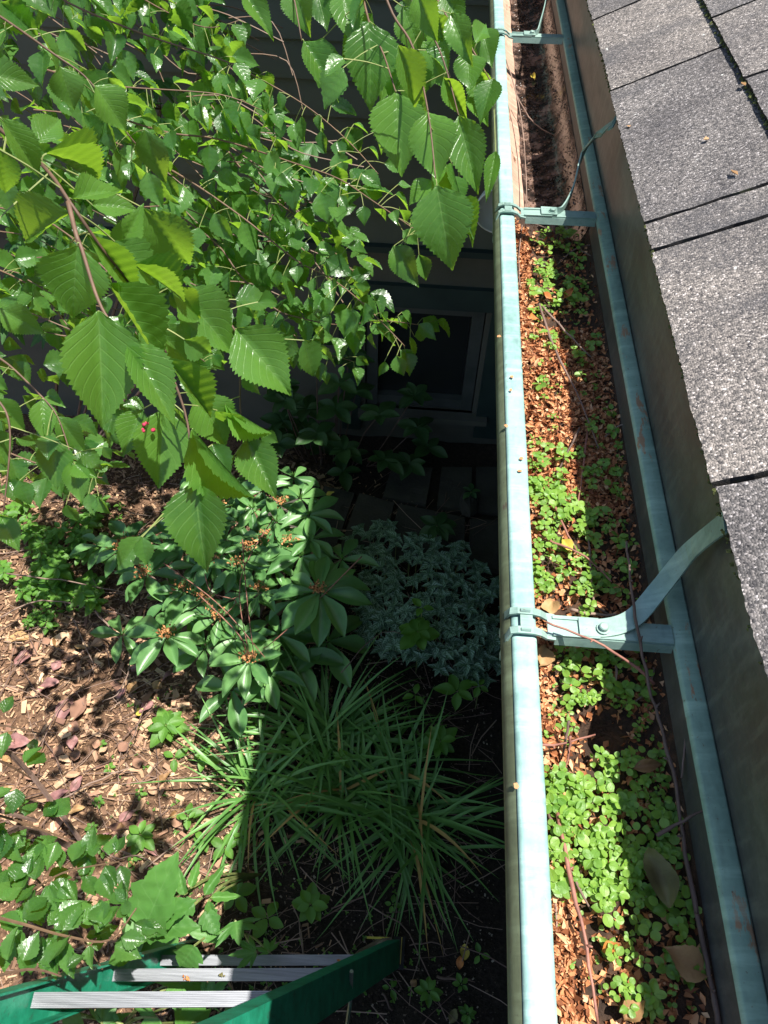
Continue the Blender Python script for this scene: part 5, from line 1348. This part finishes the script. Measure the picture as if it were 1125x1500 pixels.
o = bpy.data.objects.new('ground_sprouts', joined('ground_sprouts', ov, sp_items, [M_weed])); C.objects.link(o); tag(o, 'tiny green sprouts dotted over the dark garden soil', 'sprouts', kind='stuff')

# ---- leafy sapling at the lower left
lo = thing('birch_sapling', (-.95, .55, 0), 'low branchy sapling with small toothed leaves at the lower left corner', 'sapling')
lob = {}
for k, q, n in (('a', [(-60, 1340, 1.35), (25, 1313, 1.4), (60, 1296, 1.4), (100, 1276, 1.4), (175, 1262, 1.42)], 44), ('b', [(-60, 1330, 1.25), (28, 1352, 1.3), (100, 1372, 1.3), (160, 1377, 1.3), (200, 1330, 1.32)], 46),
                ('c', [(-60, 1180, 1.4), (0, 1195, 1.4), (60, 1215, 1.45), (140, 1245, 1.5)], 34), ('d', [(-50, 1100, 1.2), (0, 1115, 1.2), (45, 1140, 1.25)], 9), ('e', [(-40, 1440, 1.2), (40, 1420, 1.2), (90, 1430, 1.2)], 16),
                ('f', [(-60, 1060, 1.5), (0, 1062, 1.5), (60, 1075, 1.5)], 6), ('g', [(-50, 1250, 1.5), (20, 1260, 1.5), (90, 1330, 1.55), (150, 1420, 1.6)], 40)):
    P = smoothpts(P3(q), 5); mb = MB(); mb.tube(P, [.003 - .0018 * i / len(P) for i in range(len(P))], 5); b_ = part(lo, 'branch', mb, M_birchtwig)
    for i in range(n):
        f = random.random(); idx = min(len(P) - 2, int(f * (len(P) - 1))); p = P[idx].lerp(P[idx + 1], random.random()); d = (P[idx + 1] - P[idx]).normalized(); s = d.cross(Vector((0, 0, 1))).normalized() * random.choice((-1, 1))
        a = p + s * random.uniform(.004, .03) + Vector((0, 0, random.uniform(-.02, .02))); dr = (s + d * random.uniform(0, .8) + Vector((0, 0, random.uniform(-.5, .15)))).normalized(); L = random.uniform(.03, .055)
        rq = a + dr * L * .8 - CAM; zz = fwd.dot(rq); uu = right.dot(rq) / zz * FPX + 562.5; vv = 750 - up.dot(rq) / zz * FPX
        if vv > 1462 - .31 * uu: continue
        place(lo, 'leaf', random.choice(small_leaves), frame(a, a + dr * L, Vector((0, -.1, 1)) + rnd_unit() * .4, L * random.uniform(.62, .82)), b_)
mb = MB(); mb.tube(smoothpts([(-.95, .55, 0), (-1.0, .5, .5), atd(-60, 1330, 1.3)], 4), .009, 6); mb.tube(smoothpts([(-.95, .55, 0), (-1.1, .7, .5), atd(-60, 1180, 1.42)], 4), .008, 6); mb.tube(smoothpts([(-1.0, .55, .4), (-1.1, .5, .8), atd(-60, 1090, 1.3)], 4), .006, 6)
part(lo, 'stem', mb, M_twig)

# ---- large-leaved weed plants around the ladder
M_big = leafmat('large_weed_leaf', (0.05, 0.16, 0.03), (0.11, 0.28, 0.05), (0.26, 0.52, 0.05), 0.35, 0.5, nv=5, slope=1.6, vein=(0.14, 0.3, 0.08), stripes=.7)
LOBE = [(0, .2), (.06, .7), (.16, .95), (.25, 1.1), (.31, .80), (.42, .95), (.52, 1.0), (.58, .66), (.7, .62), (.78, .5), (.84, .34), (1, 0)]
bigw = [leaf_mesh('leaf', M_big, LOBE, rows=30, tooth=.05, fold=.25, droop=.12, pleat=.02, nv=5, seed=140 + i, wave=.03) for i in range(3)]
maple2 = [lobed('leaf', M_big, 10 + i) for i in range(2)]
def bigplant(lab, base, leaves, cat='weed'):
    root = thing('large_weed', (base[0], base[1], 0), lab, cat); mb = MB()
    for (u0, v0, u1, v1, d, wpx, me) in leaves:
        a = atd(u0, v0, d); b = atd(u1, v1, d * random.uniform(.97, 1.03)); w = wpx / FPX * d
        if me == 'm': M = frame(a, a + (b - a) * 1.9, camdir(a) + Vector((0, 0, .4)) + rnd_unit() * .15, w * 1.6); mesh = random.choice(maple2)
        else: M = frame(a, b, camdir(a) + Vector((0, 0, .4)) + rnd_unit() * .3, w); mesh = random.choice(bigw)
        place(root, 'leaf', mesh, M); mb.tube(smoothpts([a, a.lerp(Vector((base[0], base[1], .2)), .4), Vector((base[0], base[1], 0))], 3), .003, 5)
    part(root, 'stem', mb, M_greentwig)
bigplant('tall lobed-leaf weed with one large sunlit leaf above the left ladder rail', (-.60, .50),
         [(213, 1358, 253, 1255, 1.6, 78, 'b'), (215, 1355, 282, 1318, 1.6, 46, 'b'), (218, 1362, 195, 1300, 1.62, 40, 'b'), (216, 1360, 290, 1355, 1.65, 48, 'b'), (214, 1360, 200, 1425, 2.15, 70, 'b'), (215, 1362, 262, 1400, 2.15, 60, 'b'), (214, 1362, 165, 1400, 2.1, 50, 'b'), (216, 1356, 180, 1330, 1.7, 44, 'b')])
bigplant('maple-leaved weed hanging over the far ladder tread', (-.42, .38), [(345, 1350, 350, 1385, 1.75, 80, 'm'), (375, 1395, 330, 1400, 1.75, 48, 'm'), (300, 1380, 310, 1345, 1.9, 50, 'b'), (285, 1385, 262, 1420, 1.85, 46, 'b'), (395, 1395, 385, 1370, 1.9, 40, 'm')])
bigplant('bright green large-leaved plant seen below the nearest ladder tread', (-.72, .12), [(150, 1500, 175, 1455, 1.95, 70, 'm'), (230, 1490, 200, 1520, 1.95, 90, 'm'), (265, 1440, 235, 1470, 1.9, 70, 'm'), (300, 1465, 340, 1430, 1.95, 60, 'm'), (330, 1500, 390, 1490, 1.95, 70, 'b'), (120, 1490, 90, 1510, 1.95, 60, 'b'), (250, 1440, 300, 1445, 1.98, 60, 'b'), (180, 1500, 140, 1540, 1.95, 80, 'm'), (290, 1510, 260, 1480, 1.96, 60, 'b'), (60, 1470, 30, 1510, 1.9, 60, 'b')])
bigplant('pointed-leaf weed with upright narrow leaves beside the lily turf', (-.40, .55), [(300, 1310, 330, 1265, 1.9, 16, 'b'), (310, 1315, 355, 1312, 1.9, 14, 'b'), (280, 1300, 292, 1258, 1.85, 14, 'b'), (305, 1320, 315, 1350, 1.9, 14, 'b'), (270, 1310, 260, 1270, 1.9, 16, 'b'), (285, 1325, 250, 1340, 1.9, 26, 'b'), (300, 1335, 320, 1370, 1.9, 30, 'b')])

# ================================================================== GROUND LITTER
def chip_box(mb, p, L, W, T, az):
    n = (Vector((0, 0, 1)) + rnd_unit() * .3).normalized(); a = Vector((math.cos(az), math.sin(az), 0)); a = (a - n * a.dot(n)).normalized(); b = n.cross(a)
    q = []
    for s1 in (-1, 1):
        for s2 in (-1, 1):
            j = random.uniform(.55, 1.1)
            q.append((p + a * s1 * L / 2 * random.uniform(.8, 1.1) + b * s2 * W / 2 * j))
    tp = [x + n * T * random.uniform(.6, 1.2) for x in q]
    v = q + tp; mb.add(v, [(0, 1, 3, 2)[::-1], (4, 6, 7, 5)[::-1], (0, 4, 5, 1), (1, 5, 7, 3), (3, 7, 6, 2), (2, 6, 4, 0)])
mb = MB(); n = 0
while n < 25000:
    x = random.uniform(-2.2, -.15); y = random.uniform(.0, 2.4)
    edge = -.42 + .25 * fn(x, y, 3)
    if x > edge and random.random() > .15: continue
    n += 1
    L = random.choice((.006, .009, .014, .024)) * random.uniform(.7, 1.4)
    chip_box(mb, Vector((x, y, gz(x, y) + random.uniform(0, .012))), L, L * random.uniform(.14, .5), L * random.uniform(.08, .2), random.uniform(0, 6.28))
single('mulch', mb, M_chip, (-1, 1, 0), 'tan and brown shredded wood mulch covering the sunlit ground at left', 'mulch', kind='stuff')
for i in range(230):
    x = random.uniform(-1.5, -.5); y = random.uniform(.45, 1.6); mb = MB()
    L = random.uniform(.03, .055); p = Vector((x, y, gz(x, y) + .012))
    chip_box(mb, p, L, L * random.uniform(.25, .5), L * .09, random.uniform(0, 6.28))
    single('wood_chip', mb, M_chip1, p, 'large pale wood chip lying on the sunlit mulch', 'wood chip', 'large wood chips on the mulch')
mb = MB()
for i in range(9000):
    x = random.uniform(-.75, .35); y = random.uniform(-.1, 1.9); s = random.choice((.0015, .002, .003, .005)) * random.uniform(.7, 1.3)
    chip_box(mb, Vector((x, y, gz(x, y) + .001)), s * 1.4, s, s * .6, random.uniform(0, 6))
single('soil_grit', mb, M_grit, (0, .8, 0), 'dark soil crumbs with scattered pale grit on the shaded bed', 'soil', kind='stuff')
mb = MB()
for i in range(1700):
    x = random.uniform(-2.0, -.1) if random.random() < .85 else random.uniform(-.1, .3); y = random.uniform(.1, 2.2); az = random.gauss(.2, .9); L = random.uniform(.05, .22); z = gz(x, y) + random.uniform(.008, .035)
    a = Vector((x, y, z)); d = Vector((math.cos(az), math.sin(az), random.uniform(-.08, .12)))
    mb.tube([a, a + d * L * .5 + rnd_unit() * L * .06, a + d * L], [random.choice((.0007, .001, .0018)) * random.uniform(.8, 1.2)] * 3, 4)
single('twig_litter', mb, M_twigs_i, (-1, 1, 0), 'tangled thin brown twigs scattered over the mulch', 'twigs', kind='stuff')
for pts, lab, r in (([(0, 905, .1), (60, 880, .12), (130, 890, .1), (200, 905, .1)], 'long pale twig across the left edge above the mulch', .003),
                 ([(10, 840, .12), (90, 850, .14), (190, 870, .12)], 'pinkish twig lying above the long pale twig', .003),
                 ([(105, 905, .1), (130, 955, .1), (138, 985, .08)], 'dark twig hanging down left of the shrub', .0025),
                 ([(140, 895, .15), (175, 935, .15), (195, 965, .12)], 'thick pinkish twig leaning under the shrub', .004),
                 ([(190, 970, .1), (178, 1010, .1), (150, 1028, .08)], 'grey twig with fork below the shrub', .0025),
                 ([(215, 1030, .1), (190, 1090, .08), (183, 1110, .05)], 'thin straight twig pointing down the mulch', .002),
                 ([(70, 1180, .04), (150, 1140, .06), (190, 1125, .05)], 'long dark twig across the middle mulch', .003),
                 ([(145, 1240, .04), (175, 1257, .05), (215, 1250, .04)], 'dark twig above the lower sapling', .0025),
                 ([(60, 1095, .05), (100, 1020, .06), (190, 990, .06)], 'long thin twig over the bright wood chips', .002),
                 ([(540, 1325, .03), (600, 1370, .04), (655, 1495, .03)], 'long thin twig on dark soil right of the ladder', .0022),
                 ([(430, 1320, .04), (445, 1390, .05), (455, 1480, .05)], 'thin twig standing behind the ladder treads', .002),
                 ([(640, 1430, .02), (665, 1433, .025), (690, 1436, .02)], 'short dark stick on the soil near the yellow leaf', .004),
                 ([(560, 1455, .02), (575, 1480, .02)], 'short brown stick by the ladder foot', .004),
                 ([(500, 985, .3), (560, 925, .3), (620, 940, .28)], 'thin dark twig over the silver plant', .0018),
                 ([(600, 1385, .02), (640, 1380, .03), (655, 1400, .02)], 'curled dry stem above the pale yellow leaf', .002)):
    P = smoothpts([atz(*q) for q in pts], 4)
    for i in range(1, len(P) - 1): P[i] += rnd_unit() * .004
    mb = MB(); mb.tube(P, [r * (1.1 - .5 * i / len(P)) for i in range(len(P))], 6)
    for i in range(2, len(P) - 1, 4): mb.tube([P[i], P[i] + (rnd_unit() + Vector((0, 0, .3))) * .035], [r * .6, r * .25], 4)
    single('twig', mb, M_twig, P[0], lab, 'twig', smooth=True)
def gleaf(u, v, L, W, mat, lab, ang=None, z=.02, group=None):
    p = atz(u, v, z); ang = random.uniform(0, 6.28) if ang is None else ang; d = Vector((math.cos(ang), math.sin(ang), random.uniform(0, .3))).normalized()
    me = blob_leaf('fallen_leaf', mat, OVAL, int(u + v), .3, .10); o = bpy.data.objects.new('fallen_leaf', me); C.objects.link(o)
    o.matrix_world = frame(p - d * L / 2, p + d * L / 2, Vector((0, 0, 1)) + rnd_unit() * .25, W); tag(o, lab, 'leaf', group)
gleaf(680, 1395, .042, .032, M_yellowleaf, 'pale yellow fallen leaf on dark soil at the tips of the lily turf', 1.7)
gleaf(674, 1410, .036, .024, M_orangeleaf, 'amber brown leaf tucked under the pale yellow leaf', 1.5)
gleaf(664, 1488, .04, .028, M_greybrown, 'mottled olive leaf at the bottom edge on dark soil', 1.2)
gleaf(606, 1440, .022, .022, M_dryleaf, 'round tan leaf scrap right of the ladder foot')
gleaf(484, 724, .04, .03, M_yellowleaf, 'dim yellowish leaf lying on the shaded paving slabs', .2, .05)
M_purp = noisy('purplish_leaf', [(.25, (.16, .07, .065)), (.75, (.38, .2, .18))], 40, .6)
gleaf(95, 1040, .10, .06, M_purp, 'large purplish fallen leaf in the middle of the sunlit mulch', 1.4)
gleaf(20, 1090, .12, .06, M_purp, 'pinkish brown fallen leaf at the left edge of the mulch', .2)
gleaf(118, 1040, .11, .05, M_chip1, 'big tan curled leaf beside the purplish one', 1.2)
gleaf(25, 935, .09, .06, M_dryleaf, 'tan leaf near the top left of the mulch', .4)
gleaf(70, 1005, .09, .05, M_purp, 'reddish leaf left of the tan curled leaf', .5)
gleaf(205, 1043, .035, .03, M_yellowleaf, 'small bright yellow leaf on the mulch')
gleaf(180, 1212, .09, .035, M_chip1, 'long pale bark curl left of the lime rosette', .1)
gleaf(35, 965, .08, .05, M_purp, 'pinkish leaf on the upper mulch')
gleaf(87, 938, .07, .05, M_chip1, 'light tan leaf under the twigs')
gleaf(362, 1050, .06, .04, M_yellowleaf, 'golden leaf under the lowest shrub whorl', 1.0)
gleaf(108, 1064, .05, .04, M_chip1, 'pale leaf scrap beneath the purplish leaf')
gleaf(85, 1165, .08, .035, M_purp, 'grey pink bark strip on the lower mulch', .5)
for i in range(60):
    gleaf(random.uniform(0, 260), random.uniform(920, 1260), random.uniform(.03, .07), random.uniform(.02, .04), random.choice((M_dryleaf, M_chip1, M_chip1, M_purp)), 'fallen dry leaf scattered on the sunlit wood mulch', None, .025, 'fallen dry leaves on the mulch')
